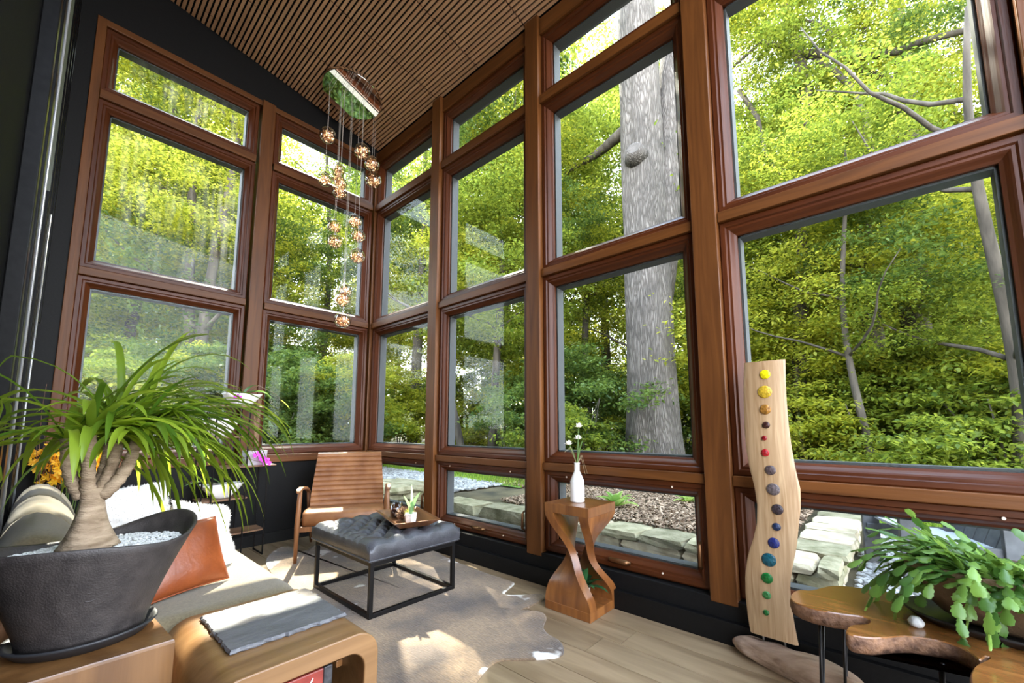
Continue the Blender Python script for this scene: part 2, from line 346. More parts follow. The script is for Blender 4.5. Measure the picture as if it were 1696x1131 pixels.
def cowhide():
    m, t, b = newmat('cowhide'); N = t.nodes.new; L = t.links.new
    tc = N('ShaderNodeTexCoord'); n = N('ShaderNodeTexNoise'); n.inputs['Scale'].default_value = 2.2; n.inputs['Detail'].default_value = 5; L(tc.outputs['Object'], n.inputs['Vector'])
    r = N('ShaderNodeValToRGB'); e = r.color_ramp.elements; e[0].position = .36; e[0].color = (.060, .034, .018, 1); e[1].position = .62; e[1].color = (.27, .17, .085, 1)
    L(n.outputs['Fac'], r.inputs[0])
    f = N('ShaderNodeTexNoise'); f.inputs['Scale'].default_value = 150; f.inputs['Detail'].default_value = 3
    mp = N('ShaderNodeMapping'); mp.inputs['Scale'].default_value = (1, .25, 1); mp.inputs['Rotation'].default_value = (0, 0, .7); L(tc.outputs['Object'], mp.inputs[0]); L(mp.outputs[0], f.inputs['Vector'])
    mx = N('ShaderNodeMix'); mx.data_type = 'RGBA'; mx.blend_type = 'OVERLAY'; mx.inputs[0].default_value = .7; L(r.outputs[0], mx.inputs[6]); L(f.outputs['Fac'], mx.inputs[7])
    w_ = N('ShaderNodeTexNoise'); w_.inputs['Scale'].default_value = 3.1; w_.inputs['Detail'].default_value = 4; L(tc.outputs['Object'], w_.inputs['Vector'])
    at = N('ShaderNodeAttribute'); at.attribute_name = 'edge'; ad = N('ShaderNodeMath'); ad.operation = 'MULTIPLY_ADD'; L(at.outputs['Fac'], ad.inputs[0]); ad.inputs[1].default_value = .135; L(w_.outputs['Fac'], ad.inputs[2])
    wr = N('ShaderNodeValToRGB'); wr.color_ramp.elements[0].position = .70; wr.color_ramp.elements[1].position = .74; L(ad.outputs[0], wr.inputs[0])
    m2 = N('ShaderNodeMix'); m2.data_type = 'RGBA'; L(wr.outputs[0], m2.inputs[0]); L(mx.outputs[2], m2.inputs[6]); m2.inputs[7].default_value = (.75, .70, .63, 1)
    L(m2.outputs[2], b.inputs['Base Color']); b.inputs['Roughness'].default_value = .85; b.inputs['Sheen Weight'].default_value = .3
    bp = N('ShaderNodeBump'); bp.inputs['Strength'].default_value = .5; bp.inputs['Distance'].default_value = .006; L(f.outputs['Fac'], bp.inputs['Height']); L(bp.outputs[0], b.inputs['Normal'])
    return m
cc = np.mean(np.array(fine), 0)
mb = MB(); rings = []
for s, z in ((1, .001), (1, .006), (.985, .009), (.9, .009), (.75, .009), (.5, .009), (.2, .009)):
    rings.append([(cc[0]+(x-cc[0])*s, cc[1]+(y-cc[1])*s, z) for x, y in fine])
mb.loft(rings)
rug = mb.build('cowhide_rug', cowhide()); a = rug.data.attributes.new('edge', 'FLOAT', 'POINT')
a.data.foreach_set('value', [v for v in (1, 1, 1, .75, .3, 0, 0) for _ in fine])
tag(rug, 'brown and white cowhide rug lying under the black ottoman', 'rug')

# ottoman
leather = noisy('charcoal_leather', (.035, .035, .040), (.075, .075, .085), 14, rough=.36, bump=.25, bscale=160, spec=.6)
OX0, OX1, OY0, OY1 = -1.287, -.623, -2.375, -1.60
t = thing('tufted_ottoman', 'charcoal leather button-tufted ottoman on a black steel frame', 'ottoman', ((OX0+OX1)/2, (OY0+OY1)/2, 0))
hw, hd, bt = (OX1-OX0)/2, (OY1-OY0)/2, .026
for sx in (-1, 1):
    for sy in (-1, 1):
        box('leg', M['blackmetal'], t, min(sx*hw, sx*(hw-bt)), max(sx*hw, sx*(hw-bt)), min(sy*hd, sy*(hd-bt)), max(sy*hd, sy*(hd-bt)), .0095, .335, bevel=.002)
for s in (-1, 1):
    for z0 in (.0095, .31):
        box('frame_rail', M['blackmetal'], t, -hw+bt, hw-bt, min(s*hd, s*(hd-bt)), max(s*hd, s*(hd-bt)), z0, z0+bt, bevel=.002)
        box('frame_rail', M['blackmetal'], t, min(s*hw, s*(hw-bt)), max(s*hw, s*(hw-bt)), -hd+bt, hd-bt, z0, z0+bt, bevel=.002)
CW, CD, CZ0, CZ1 = hw+.018, hd+.018, .337, .462
PX, PY = .068, .074
def tuft(x, y):
    ix, iy = CW-.11, CD-.11
    ex = max(abs(x)-ix, 0); ey = max(abs(y)-iy, 0); fade = max(0, 1-max(ex, ey)/.10)
    cx_, cy_ = max(-ix, min(ix, x)), max(-iy, min(iy, y))
    u = (cx_/PX+cy_/PY)/1.0*.5+.5; v = (cx_/PX-cy_/PY)*.5+.5
    puff = (abs(math.sin(PI*u))*abs(math.sin(PI*v)))**.55
    drop = .036*(1-puff)*(.2+.8*fade)
    return drop
def cush(i, j):
    n = 1
    x, y = (i*2-1)*CW, (j*2-1)*CD
    q = (max(0, abs(i*2-1)-.86)/.14)**2*.030+(max(0, abs(j*2-1)-.87)/.13)**2*.030
    return (x*(1+0*n), y, CZ1+.008-tuft(x, y)-q)
mb = MB(); NU, NV = 110, 128; mb.grid(cush, NU, NV)
def edge_ring(z, k):
    r = [cush(i/NU, 0) for i in range(NU)]+[cush(1, j/NV) for j in range(NV)]+[cush(1-i/NU, 1) for i in range(NU)]+[cush(0, 1-j/NV) for j in range(NV)]
    return [(x*k, y*k, z if z is not None else zz) for x, y, zz in r]
mb.loft([edge_ring(None, 1), edge_ring(.43, 1.012), edge_ring(.39, 1.014), edge_ring(.345, 1.004), edge_ring(CZ0, .98)], cap=False)
rr = edge_ring(CZ0, .98); mb.add(rr, [tuple(range(len(rr)))])
c = mb.build('cushion', leather, t, True)
rr = edge_ring(.350, 1.006); MB().tube(rr+rr[:1], .005, 6).build('welt', leather, t, True)
for i in range(-5, 6):
    for j in range(-6, 7):
        if (i+j) % 2 == 0: continue
        x, y = i*PX, j*PY
        if abs(x) < CW-.105 and abs(y) < CD-.105:
            u = (x/PX+y/PY)*.5+.5
            MB().lathe([(0, .009), (.008, .007), (.011, .002), (.011, -.004)], (x+PX*0, y, CZ1-.022), 10).build('button', leather, t, True)

# tray and the things on it
tw = wood('tray_wood', (.10, .035, .012), (.36, .15, .055), 'x', .3, 7, .3)
TR = (-.855, -2.10, .468); tr_ang = math.radians(72)
t = thing('wooden_tray', 'flared rectangular wooden tray standing on the tufted ottoman', 'tray', TR, tr_ang)
def rect(hx, hy, z): return [(-hx, -hy, z), (hx, -hy, z), (hx, hy, z), (-hx, hy, z)]
MB().loft([rect(.19, .10, 0), rect(.275, .165, .052), rect(.262, .152, .052), rect(.182, .092, .014)]).build('tray_body', tw, t, bevel=.003)
def on_tray(dx, dy): 
    c, s = math.cos(tr_ang), math.sin(tr_ang); return (TR[0]+c*dx-s*dy, TR[1]+s*dx+c*dy, TR[2]+.014)
p = on_tray(.115, .045)
t = thing('jar_candle', 'glass jar candle with dark plum wax on the wooden tray', 'candle', p)
MB().lathe([(0, 0), (.042, 0), (.045, .006), (.045, .105), (.042, .105), (.042, .006), (0, .006)], n=24).build('glass_jar', M['clear'], t, True)
MB().lathe([(0, .008), (.041, .008), (.041, .068), (0, .066)], n=24).build('wax', plain('plum_wax', (.045, .008, .015), .3), t, True)
MB().tube([(.0, 0, .066), (.001, 0, .08)], .0015, 5).build('wick', plain('wick', (.05, .04, .03), .9), t)
p = on_tray(-.01, .035)
t = thing('pine_cone', 'open brown pine cone beside the candle on the tray', 'pine cone', p)
mb = MB(); sc = MB().lathe([(.0, 0), (.012, .01), (.015, .04), (.010, .07), (0, .085)], n=8)
sc.build('core', plain('cone_core', (.10, .05, .025), .8), t, True)
for k in range(46):
    a = k*2.4; h = .008+k/46*.075; r = .040*math.sin(PI*(.25+.7*k/46))+.006; ca, sa = math.cos(a), math.sin(a)
    mb.add([(ca*.008-sa*.006, sa*.008+ca*.006, h), (ca*.008+sa*.006, sa*.008-ca*.006, h), (ca*r+sa*.009, sa*r-ca*.009, h+.012), (ca*r*1.12, sa*r*1.12, h+.02), (ca*r-sa*.009, sa*r+ca*.009, h+.012), (ca*r*.8, sa*r*.8, h+.002)],
           [(0, 1, 2, 3, 4), (0, 5, 1), (1, 5, 2), (2, 5, 3), (3, 5, 4), (4, 5, 0)])
mb.build('scale', noisy('cone_scale', (.13, .06, .03), (.42, .26, .15), 90, rough=.8), t)['kind'] = 'stuff'
ceramic = plain('white_ceramic', (.78, .76, .73), .35, spec=.5)
soil = noisy('dark_soil', (.03, .018, .01), (.10, .06, .035), 60, rough=.95, bump=.6)
def blade(mb, base, d, ln, wd, droop=.3, seg=7, fold=.25, up=(0, 0, 1), tip=.03, rise=None, clamp=None, shape='strap'):
    """strap leaf with a V fold; returns nothing, adds to mb"""
    p = Vector(base); d = Vector(d).normalized(); st = ln/seg; rows = []
    for i in range(seg+1):
        t = i/seg
        side = d.cross(Vector(up));
        if side.length < .05: side = Vector((1, 0, 0))
        side.normalize(); nrm = side.cross(d).normalized()
        if shape == 'strap': wv = wd*(1 if t < .7 else max(tip, 1-((t-.7)/.3)**1.6))*(.75+.25*min(1, t*5))
        else: wv = wd*max(tip, math.sin(PI*min(1, .08+t*.92))**.75)
        q = p if clamp is None else clamp(p)
        rows.append([q-side*wv/2+nrm*wv*fold, q, q+side*wv/2+nrm*wv*fold])
        p = p+d*st; d = (d+Vector((0, 0, -1))*droop*(.4+1.2*t)/seg*2).normalized()
    v = [a for r in rows for a in r]; f = []
    for i in range(seg):
        for j in range(2): f.append((i*3+j, i*3+j+1, i*3+j+4, i*3+j+3))
    mb.add(v, f); return mb
def leafmat(name, c1, c2, trans=.35, rough=.4, scale=14, vary=.15, spec=.4):
    m = bpy.data.materials.new(name); m.use_nodes = True; t = m.node_tree; N = t.nodes.new; L = t.links.new
    b = t.nodes['Principled BSDF']; o = t.nodes['Material Output']
    geo = N('ShaderNodeNewGeometry'); oi = N('ShaderNodeObjectInfo'); ad = N('ShaderNodeMath'); ad.operation = 'ADD'; fr = N('ShaderNodeMath'); fr.operation = 'FRACT'
    L(geo.outputs['Random Per Island'], ad.inputs[0]); L(oi.outputs['Random'], ad.inputs[1]); L(ad.outputs[0], fr.inputs[0])
    r = N('ShaderNodeValToRGB'); r.color_ramp.elements[0].color = (*c1, 1); r.color_ramp.elements[1].color = (*c2, 1); L(fr.outputs[0], r.inputs[0])
    L(r.outputs[0], b.inputs['Base Color']); b.inputs['Roughness'].default_value = rough; b.inputs['Specular IOR Level'].default_value = spec
    tl = N('ShaderNodeBsdfTranslucent'); hs = N('ShaderNodeHueSaturation'); hs.inputs['Value'].default_value = 1.9; hs.inputs['Saturation'].default_value = 1.0; hs.inputs['Hue'].default_value = .478
    L(r.outputs[0], hs.inputs['Color']); L(hs.outputs[0], tl.inputs[0]); mx = N('ShaderNodeMixShader'); mx.inputs[0].default_value = trans
    L(b.outputs[0], mx.inputs[1]); L(tl.outputs[0], mx.inputs[2]); L(mx.outputs[0], o.inputs[0]); return m
p = on_tray(-.075, .0)
t = thing('mini_succulent', 'tiny yellow-green succulent in a white pot on the tray', 'succulent', p)
MB().lathe([(0, 0), (.026, 0), (.032, .01), (.038, .052), (.033, .054), (.032, .044), (0, .044)], n=18).build('pot', ceramic, t, True)
yg = leafmat('succulent_leaf', (.25, .32, .06), (.55, .55, .14), .2)
for k in range(26):
    a = k*2.4; e = .2+1.2*(k/26); blade(MB(), (0, 0, .046), (math.cos(a)*math.cos(e), math.sin(a)*math.cos(e), math.sin(e)), .055, .02, -.2, 4, shape='oval').build('leaf', yg, t, True)
p = on_tray(-.155, .015)
t = thing('potted_seedling', 'small upright variegated plant in a grey-white pot on the tray', 'plant', p)
MB().lathe([(0, 0), (.033, 0), (.036, .01), (.044, .075), (.039, .077), (.038, .066), (0, .066)], n=6).build('pot', noisy('rough_white', (.5, .48, .46), (.75, .73, .70), 60, rough=.7), t)
sl = leafmat('seedling_leaf', (.12, .28, .10), (.42, .55, .34), .3)
for dx, dy, e, ln, wd in ((.5, -.6, 1.15, .17, .075), (-.7, .4, 1.15, .15, .075), (.1, .1, 1.5, .215, .022), (-.3, -.5, 1.2, .10, .03), (.6, .4, 1.25, .13, .04)):
    blade(MB(), (0, 0, .06), (dx*math.cos(e), dy*math.cos(e), math.sin(e)), ln, wd, .15, 8, shape='oval').build('leaf', sl, t, True)

# lounge chair
cw_wood = wood('walnut', (.14, .05, .018), (.34, .15, .06), 'z', .35, 8, .1)
tan_ = noisy('tan_leather', (.20, .075, .026), (.37, .165, .065), 7, rough=.42, bump=.15, bscale=150, spec=.45)
ca = math.atan2(-.353, .605)                       # chair axis: back leg direction is local +y
t = thing('leather_armchair', 'tan channel-stitched leather armchair with walnut frame in the corner', 'chair', (-.87, -1.135, 0), 0)
t.location = (-.671, -.83, .0092); t.rotation_euler = (0, 0, ca)
W2 = .37
def rbox(mb, x0, x1, y0, y1, z0, z1): return mb.box(x0, x1, y0, y1, z0, z1)
# seat cushion with rounded front
prof = [(-.34, .30), (-.355, .34), (-.35, .385), (-.325, .41), (-.25, .417), (.0, .400), (.24, .375), (.24, .29), (0, .285), (-.30, .285)]
def xprof(prof, hx, edge=.02):
    cy_ = sum(p[0] for p in prof)/len(prof); cz_ = sum(p[1] for p in prof)/len(prof); R = []
    for x, s in ((-hx, .90), (-hx+edge*.4, .97), (-hx+edge*1.4, 1), (hx-edge*1.4, 1), (hx-edge*.4, .97), (hx, .90)):
        R.append([(x, cy_+(y-cy_)*s, cz_+(z-cz_)*s) for y, z in prof])
    return MB().loft(R)
xprof(prof, .335).build('seat', tan_, t, True, angle=50)
# back cushion: horizontal channels
nch = 11; h0, h1 = .385, .885; tilt = .30; pr_f = []; pr_b = []
for i in range(nch*6+1):
    s = i/(nch*6); z = lerp(h0, h1, s); bul = .011*abs(math.sin(PI*s*nch))**.4
    y = .14+(z-h0)*tilt; pr_f.append((y-bul-.045, z)); 
for i in range(13):
    z = lerp(h1, h0, i/12); pr_b.append((.14+(z-h0)*tilt+.045, z))
R = []
for k in range(7):
    x = lerp(-1, 1, k/6); hwid = .335; xx = x*hwid
    sag = .018*(1-x*x)
    R.append([(xx*(1.0 if z < .5 else 1-.10*((z-.5)/.4)), y+sag, z) for y, z in pr_f+pr_b])
MB().loft(R).build('backrest', tan_, t, True, angle=60)
for s in (-1, 1):
    X = s*W2
    MB().tube([(X, -.35, 0), (X, -.345, .30), (X*.985, -.335, .50), (X*.98, -.325, .60)], [.014, .021, .020, .017], 10).build('leg', cw_wood, t, True)
    MB().tube([(X*.93, .36, 0), (X*.97, .25, .32), (X, .22, .52)], [.013, .020, .018], 10).build('leg', cw_wood, t, True)
    mb = MB(); R = []
    for y, z, wd, th in ((-.37, .585, .030, .016), (-.345, .60, .044, .022), (-.2, .602, .046, .024), (.0, .575, .042, .024), (.15, .54, .036, .024), (.27, .50, .030, .022)):
        R.append([(X-wd/2, y, z-th/2), (X+wd/2, y, z-th/2), (X+wd/2, y, z+th/2), (X-wd/2, y, z+th/2)])
    mb.loft(R).build('armrest', cw_wood, t, True, bevel=.005, angle=50)
    MB().box(X-.012, X+.012, -.345, .27, .27, .315).build('side_rail', cw_wood, t, bevel=.004)
MB().box(-W2, W2, -.335, -.31, .245, .29).build('front_rail', cw_wood, t, bevel=.004)
MB().box(-W2, W2, .22, .245, .25, .30).build('rear_rail', cw_wood, t, bevel=.004)

# sofa
olive = noisy('olive_velvet', (.115, .088, .045), (.185, .145, .08), 130, rough=.85, bump=.3, bscale=420)
olive.node_tree.nodes['Principled BSDF'].inputs['Sheen Weight'].default_value = .25
def rrect(x0, x1, y0, y1, r, z, n=6):
    o_ = []
    for cx_, cy_, a0 in ((x1-r, y1-r, 0), (x0+r, y1-r, PI/2), (x0+r, y0+r, PI), (x1-r, y0+r, 1.5*PI)):
        for k in range(n+1): a = a0+PI/2*k/n; o_.append((cx_+r*math.cos(a), cy_+r*math.sin(a), z))
    return o_
def soft(x0, x1, y0, y1, z0, z1, r=.05, rc=.06, dome=.02):
    R = []
    for k in range(7):
        a = PI/2*k/6; i = r*(1-math.sin(a)); R.append(rrect(x0+i, x1-i, y0+i, y1-i, rc, z0+r*(1-math.cos(a)), 6))
    for k in range(7):
        a = PI/2*k/6; i = r*(1-math.cos(a)); R.append(rrect(x0+i, x1-i, y0+i, y1-i, rc, z1-r+r*math.sin(a), 6))
    for s in (.7, .35, .05):
        cx_, cy_ = (x0+x1)/2, (y0+y1)/2; R.append([(cx_+(x-cx_)*s, cy_+(y-cy_)*s, z1+dome*(1-s)) for x, y, _ in R[13]])
    return MB().loft(R)
t = thing('olive_sofa', 'olive velvet sofa with rolled back along the left wall', 'sofa', (-2.28, -1.65, 0))
soft(-2.76, -1.84, -2.66, -.52, .10, .27, .03, .05, 0).build('base', olive, t, True, world=True)
soft(-2.60, -1.805, -2.70, -.62, .255, .425, .075, .10, .012).build('seat_cushion', olive, t, True, world=True)
for y0, y1 in ((-2.60, -1.95), (-1.94, -1.28), (-1.27, -.60)):
    R = []
    for k in range(13):
        yy = lerp(y0, y1, k/12); e = 1-(abs(k/6-1))**6*.14
        ring = []
        for j in range(20):
            a = 2*PI*j/20; cxx, czz = -2.635, .60; ring.append((cxx+.135*e*math.cos(a)*(1-.12*math.sin(a))-.03*math.sin(a), yy, czz+.195*e*math.sin(a)))
        R.append(ring)
    MB().loft(R).build('back_cushion', olive, t, True, world=True)
soft(-2.78, -1.93, -.60, -.46, .12, .55, .06, .065, 0).build('arm', olive, t, True, world=True)
for xx in (-2.7, -1.92):
    for yy in (-2.5, -.6): MB().lathe([(.018, 0), (.026, .11)], (xx, yy, 0), 12, cap=True).build('foot', cw_wood, t, world=True)
box('end_panel', wood('amber_wood_panel', (.16, .06, .015), (.34, .15, .045), 'z', .4, 6), t, -2.80, -2.66, -2.72, -2.68, 0, .70, bevel=.006, world=True)

def pillow(name, label, mat, cx_, cy_, cz_, w_, h_, th, yaw, lean, fluff=0, roll=0):
    t = thing(name, label, 'pillow', (cx_, cy_, cz_)); mb = MB(); n = 44
    def fn(sgn):
        def g(i, j):
            u, v = i*2-1, j*2-1
            k = (max(0, 1-abs(u)**2.6)**.55)*(max(0, 1-abs(v)**2.6)**.55)
            x = u*w_/2*(1-.05*(1-v*v)); z = v*h_/2*(1-.05*(1-u*u)); y = sgn*th/2*k
            if fluff:
                q = fluff*(nz(x*14+cx_*7, y*14, z*14)+.7*nz(x*38, y*38+3, z*38)+.5*nz(x*90, y*90, z*90)); x += q*u*.6; z += q*v*.6; y += sgn*q
            else: y += sgn*.006*nz(x*9, 3, z*9)*k
            return (x, y, z)
        return g
    mb.grid(fn(1), n, n); mb.grid(fn(-1), n, n)
    o = mb.build('cover', mat, t, True)
    t.rotation_euler = (lean, roll, yaw)
    if not fluff:
        e = [(u*w_/2*(1-.05*(1-v*v)), 0, v*h_/2*(1-.05*(1-u*u))) for u, v in [(-1+2*k/20, -1) for k in range(20)]+[(1, -1+2*k/20) for k in range(20)]+[(1-2*k/20, 1) for k in range(20)]+[(-1, 1-2*k/20) for k in range(21)]]
        MB().tube(e, .004, 6).build('piping', mat, t, True)
    else:
        q = MB()
        for v in list(mb.v)[::2]:
            d = Vector((v[0]*.4, v[1]*3, v[2]*.4)).normalized() if abs(v[1]) > 1e-4 else Vector((v[0], 0, v[2])).normalized()
            for _ in range(2):
                dd = (d+Vector(rng.normal(0, .55, 3))).normalized(); s_ = Vector(rng.normal(0, 1, 3)).cross(dd).normalized()*.0016; b_ = Vector(v)
                q.add([b_-s_, b_+s_, b_+dd*.011], [(0, 1, 2)])
        tag(q.build('fur', mat, t), kind='stuff')
    return t
fur = plain('white_fur', (.80, .78, .76), .9, spec=.1)
rust = noisy('rust_leather', (.16, .032, .007), (.27, .065, .015), 8, rough=.38, bump=.2, bscale=60)
pillow('leather_pillow', 'rust orange leather pillow leaning behind the dark plant pot', rust, -2.215, -2.38, .575, .36, .30, .12, math.radians(22), math.radians(-24))
pillow('fur_pillow', 'white fluffy pillow leaning against the rust leather one', fur, -2.08, -2.10, .60, .36, .34, .14, math.radians(38), math.radians(-22), .014, .25)
pillow('fur_pillow', 'white fluffy pillow at the sofa back behind the palm trunk', fur, -2.27, -1.42, .63, .46, .36, .16, math.radians(40), math.radians(-14), .016)

# waterfall side table
wt = wood('mango_wood', (.15, .070, .022), (.28, .15, .06), 'x', .38, 5, .15)
t = thing('waterfall_table', 'rounded arch-shaped wooden side table carrying a slate slab', 'table', (-2.05, -3.03, 0))
X0, X1, Y0, Y1, ZT = -2.315, -1.795, -3.33, -2.725, .432
def arch(x0, x1, zt, r, n=8):
    o_ = [(x0, 0)]
    o_ += [(x0+r-r*math.cos(PI/2*k/n), zt-r+r*math.sin(PI/2*k/n)) for k in range(n+1)]
    o_ += [(x1-r+r*math.sin(PI/2*k/n), zt-r+r*math.cos(PI/2*k/n)) for k in range(n+1)]
    return o_+[(x1, 0)]
oa, ia = arch(X0, X1, ZT, .085), arch(X0+.052, X1-.052, ZT-.06, .06)
mb = MB(); n = len(oa)
V = [(x, y, z) for y in (Y0, Y1) for ring in (oa, ia) for x, z in ring]
F = []
for i in range(n-1):
    F += [(i, i+1, n+i+1, n+i), (2*n+i, 3*n+i, 3*n+i+1, 2*n+i+1), (i, 2*n+i, 2*n+i+1, i+1), (n+i, n+i+1, 3*n+i+1, 3*n+i)]
F += [(0, n, 3*n, 2*n), (n-1, 3*n-1, 4*n-1, 2*n-1)]
mb.add(V, F).build('arch_body', wt, t, world=True, bevel=.004, angle=35)
wi = wood('mango_wood_inside', (.22, .09, .025), (.42, .20, .07), 'y', .35, 5, .15)
box('inner_shelf', wi, t, X0+.05, X1-.05, Y0+.03, Y1, .12, .145, bevel=.003, world=True)
box('back_panel', wi, t, X0+.05, X1-.05, Y1-.02, Y1-.002, .145, ZT-.06, world=True)
box('inner_ledge', wi, t, X1-.075, X1-.05, Y0+.16, Y1-.02, .26, .285, bevel=.003, world=True)
box('inner_ledge', wi, t, X0+.05, X1-.05, Y0+.30, Y0+.325, .26, .285, bevel=.003, world=True)
t = thing('red_box', 'red box with white script initial and dark metal corner inside the side table', 'box', (-2.06, -3.20, .1455))
red = noisy('red_lacquer', (.20, .022, .016), (.30, .045, .03), 20, rough=.4, bump=.1)
box('box_body', red, t, -2.25, -1.94, -3.27, -3.08, .146, .335, bevel=.004, world=True)
box('metal_corner', noisy('dark_steel', (.04, .04, .045), (.09, .09, .095), 50, rough=.5, metal=.6), t, -1.965, -1.935, -3.275, -3.075, .1455, .338, bevel=.003, world=True)
s = [(-2.03, .285), (-2.045, .292), (-2.06, .282), (-2.055, .262), (-2.035, .262), (-2.022, .285), (-2.0, .318), (-2.012, .29), (-2.02, .262), (-2.0, .262)]
MB().tube([(x, -3.2725, z) for x, z in s], .0025, 5).build('script_letter', plain('white_ink', (.85, .83, .8), .5), t, world=True)
# slate
slate = noisy('slate', (.085, .085, .09), (.13, .13, .138), 10, (1, 3, 1), .48, .25, 40)
mb = MB(); q = []
sl_ = [(-2.222, -2.792), (-1.838, -2.792), (-1.842, -3.172), (-2.222, -3.170)]
for i in range(4):
    a, b = np.array(sl_[i]), np.array(sl_[(i+1) % 4])
    for k in range(28): q.append(a+(b-a)*k/28+rng.normal(0, .0022, 2))
R = []
for z, k in ((.4335, .985), (.438, 1.0), (.443, .992), (.447, .975)):
    R.append([(-2.03+(x+2.03)*k+rng.normal(0, .001), -2.982+(y+2.982)*k+rng.normal(0, .001), z) for x, y in q])
mb.loft(R); o = mb.build('slate_slab', slate); tag(o, 'grey slate slab with chipped edges on the arched side table', 'slate slab')

# block pedestal with the big plant pot
blk = wood('suar_block', (.085, .034, .009), (.21, .10, .033), 'z', .3, 4, .25)
mb = MB(); R = []
for z, k in ((.0, 1), (.49, 1), (.497, .995), (.50, .985)): R.append([(-2.56+(x+2.56)*k, -2.885+(y+2.885)*k, z) for x, y in ((-2.775, -3.085), (-2.345, -3.078), (-2.368, -2.735), (-2.775, -2.735))])
o = mb.loft(R).build('wood_block_stool', blk); tag(o, 'solid polished wood block pedestal under the dark plant pot', 'pedestal')
PC = (-2.535, -2.865, .50)
pm_ = noisy('dark_stoneware', (.022, .018, .017), (.046, .038, .035), 30, rough=.5, bump=.25, bscale=200)
o = MB().lathe([(0, .001), (.148, .001), (.170, .024), (.176, .030), (.172, .034), (.160, .030), (.148, .014), (0, .012)], n=48, sx=1.0, sy=.86).build('pot_saucer', plain('saucer_dark', (.02, .02, .022), .5), None, True)
o.location = PC; tag(o, 'oval dark saucer under the big plant pot', 'saucer')
t = thing('potted_palm', 'ponytail palm with strappy green leaves in a dark flared pot', 'plant', (PC[0], PC[1], PC[2]+.0145))
mb = MB(); R = []
def potring(s, z, sc=1, dz=True):
    r = []
    for k in range(64):
        a = 2*PI*k/64; ca_, sa_ = math.cos(a), math.sin(a)
        hx, hy = lerp(.142, .262, s**1.25), lerp(.118, .185, s**1.1)
        rim = (.022*math.sin(a*2+.6)+.012*math.sin(3*a)) if dz else 0
        wob = 1+.03*s*math.sin(3*a+.5)
        r.append((hx*sc*ca_*wob, hy*sc*sa_*wob, z+rim*s*s+.010*s*ca_))
    return r
for s in np.linspace(0, 1, 14): R.append(potring(s, s*.285))
R += [potring(1, .290, .985), potring(1, .286, .95), potring(.95, .270, .95), potring(.85, .24, .95)]
mb.loft(R).build('pot', pm_, t, True)
for k, (z, a0, a1) in enumerate(((.225, -1.95, -1.35), (.195, -1.9, -1.3), (.165, -1.85, -1.4), (.14, -1.8, -1.42))):
    g = []
    for i in range(10):
        a = lerp(a0, a1, i/9); s = z/.30; hx, hy = lerp(.142, .262, s**1.25), lerp(.118, .185, s**1.1); g.append((hx*math.cos(a)*1.002, hy*math.sin(a)*1.002, z+.006*math.sin(i)))
    MB().tube(g, [.001]+[.0035]*8+[.001], 6).build('carved_ridge', pm_, t, True)
grav = noisy('white_gravel', (.42, .42, .41), (.72, .72, .70), 40, rough=.7, bump=.3)
ico = [(0, 0, 1), (.89, 0, .45), (.28, .85, .45), (-.72, .53, .45), (-.72, -.53, .45), (.28, -.85, .45), (.72, .53, -.45), (-.28, .85, -.45), (-.89, 0, -.45), (-.28, -.85, -.45), (.72, -.53, -.45), (0, 0, -1)]
icf = [(0, 1, 2), (0, 2, 3), (0, 3, 4), (0, 4, 5), (0, 5, 1), (1, 6, 2), (2, 7, 3), (3, 8, 4), (4, 9, 5), (5, 10, 1), (2, 6, 7), (3, 7, 8), (4, 8, 9), (5, 9, 10), (1, 10, 6), (11, 7, 6), (11, 8, 7), (11, 9, 8), (11, 10, 9), (11, 6, 10)]
def pebbles(pos, r0, r1, name, mat, parent=None, flat=.6):
    P = np.asarray(pos, float); n = len(P); I = np.array(ico)
    s = rng.uniform(r0, r1, (n, 1, 1))*np.stack([rng.uniform(.8, 1.3, n), rng.uniform(.8, 1.3, n), np.full(n, flat)], -1)[:, None, :]
    v = I[None]*s*(1+rng.normal(0, .10, (n, 12, 1))); a = rng.uniform(0, 6.28, n); c_, s_ = np.cos(a), np.sin(a)
    x = v[..., 0]*c_[:, None]-v[..., 1]*s_[:, None]; y = v[..., 0]*s_[:, None]+v[..., 1]*c_[:, None]
    v = np.stack([x, y, v[..., 2]], -1)+P[:, None, :]
    f = (np.array(icf)[None]+12*np.arange(n)[:, None, None]).reshape(-1, 3)
    me = bpy.data.meshes.new(name); me.from_pydata(v.reshape(-1, 3).tolist(), [], f.tolist()); return link(name, me, mat, parent)
MB().lathe([(0, .252), (.97, .246)], n=48, sx=.225, sy=.155).build('gravel_bed', grav, t)
pp = []
while len(pp) < 1500:
    x, y = rng.uniform(-.25, .25), rng.uniform(-.18, .18)
    if (x/.220)**2+(y/.150)**2 < 1: pp.append((x, y, .254+.006*math.sin(x*9)))
tag(pebbles(pp, .004, .0075, 'gravel', grav, t), kind='stuff')
bark = noisy('palm_bark', (.16, .105, .06), (.40, .30, .20), 14, (1, 1, 3.5), .85, .7, 60)
tb = (-.015, .0)
mb = MB(); zz = np.linspace(.26, .44, 14); R = []
for z in zz:
    s = (z-.26)/.18; r = .045*(1-s)**2.4+.031-.003*s
    R.append([(tb[0]+r*(1+.07*math.sin(3*a+5*z)+.05*nz(math.cos(a)*2, math.sin(a)*2, z*18))*math.cos(a), tb[1]+r*(1+.07*math.sin(3*a+5*z))*math.sin(a), z) for a in np.linspace(0, 2*PI, 25)[:-1]])
mb.loft(R).build('trunk', bark, t, True)
heads = [(-.085, .02, .60), (-.035, -.02, .62), (.035, .02, .635), (.075, -.015, .60), (.02, .06, .65)]
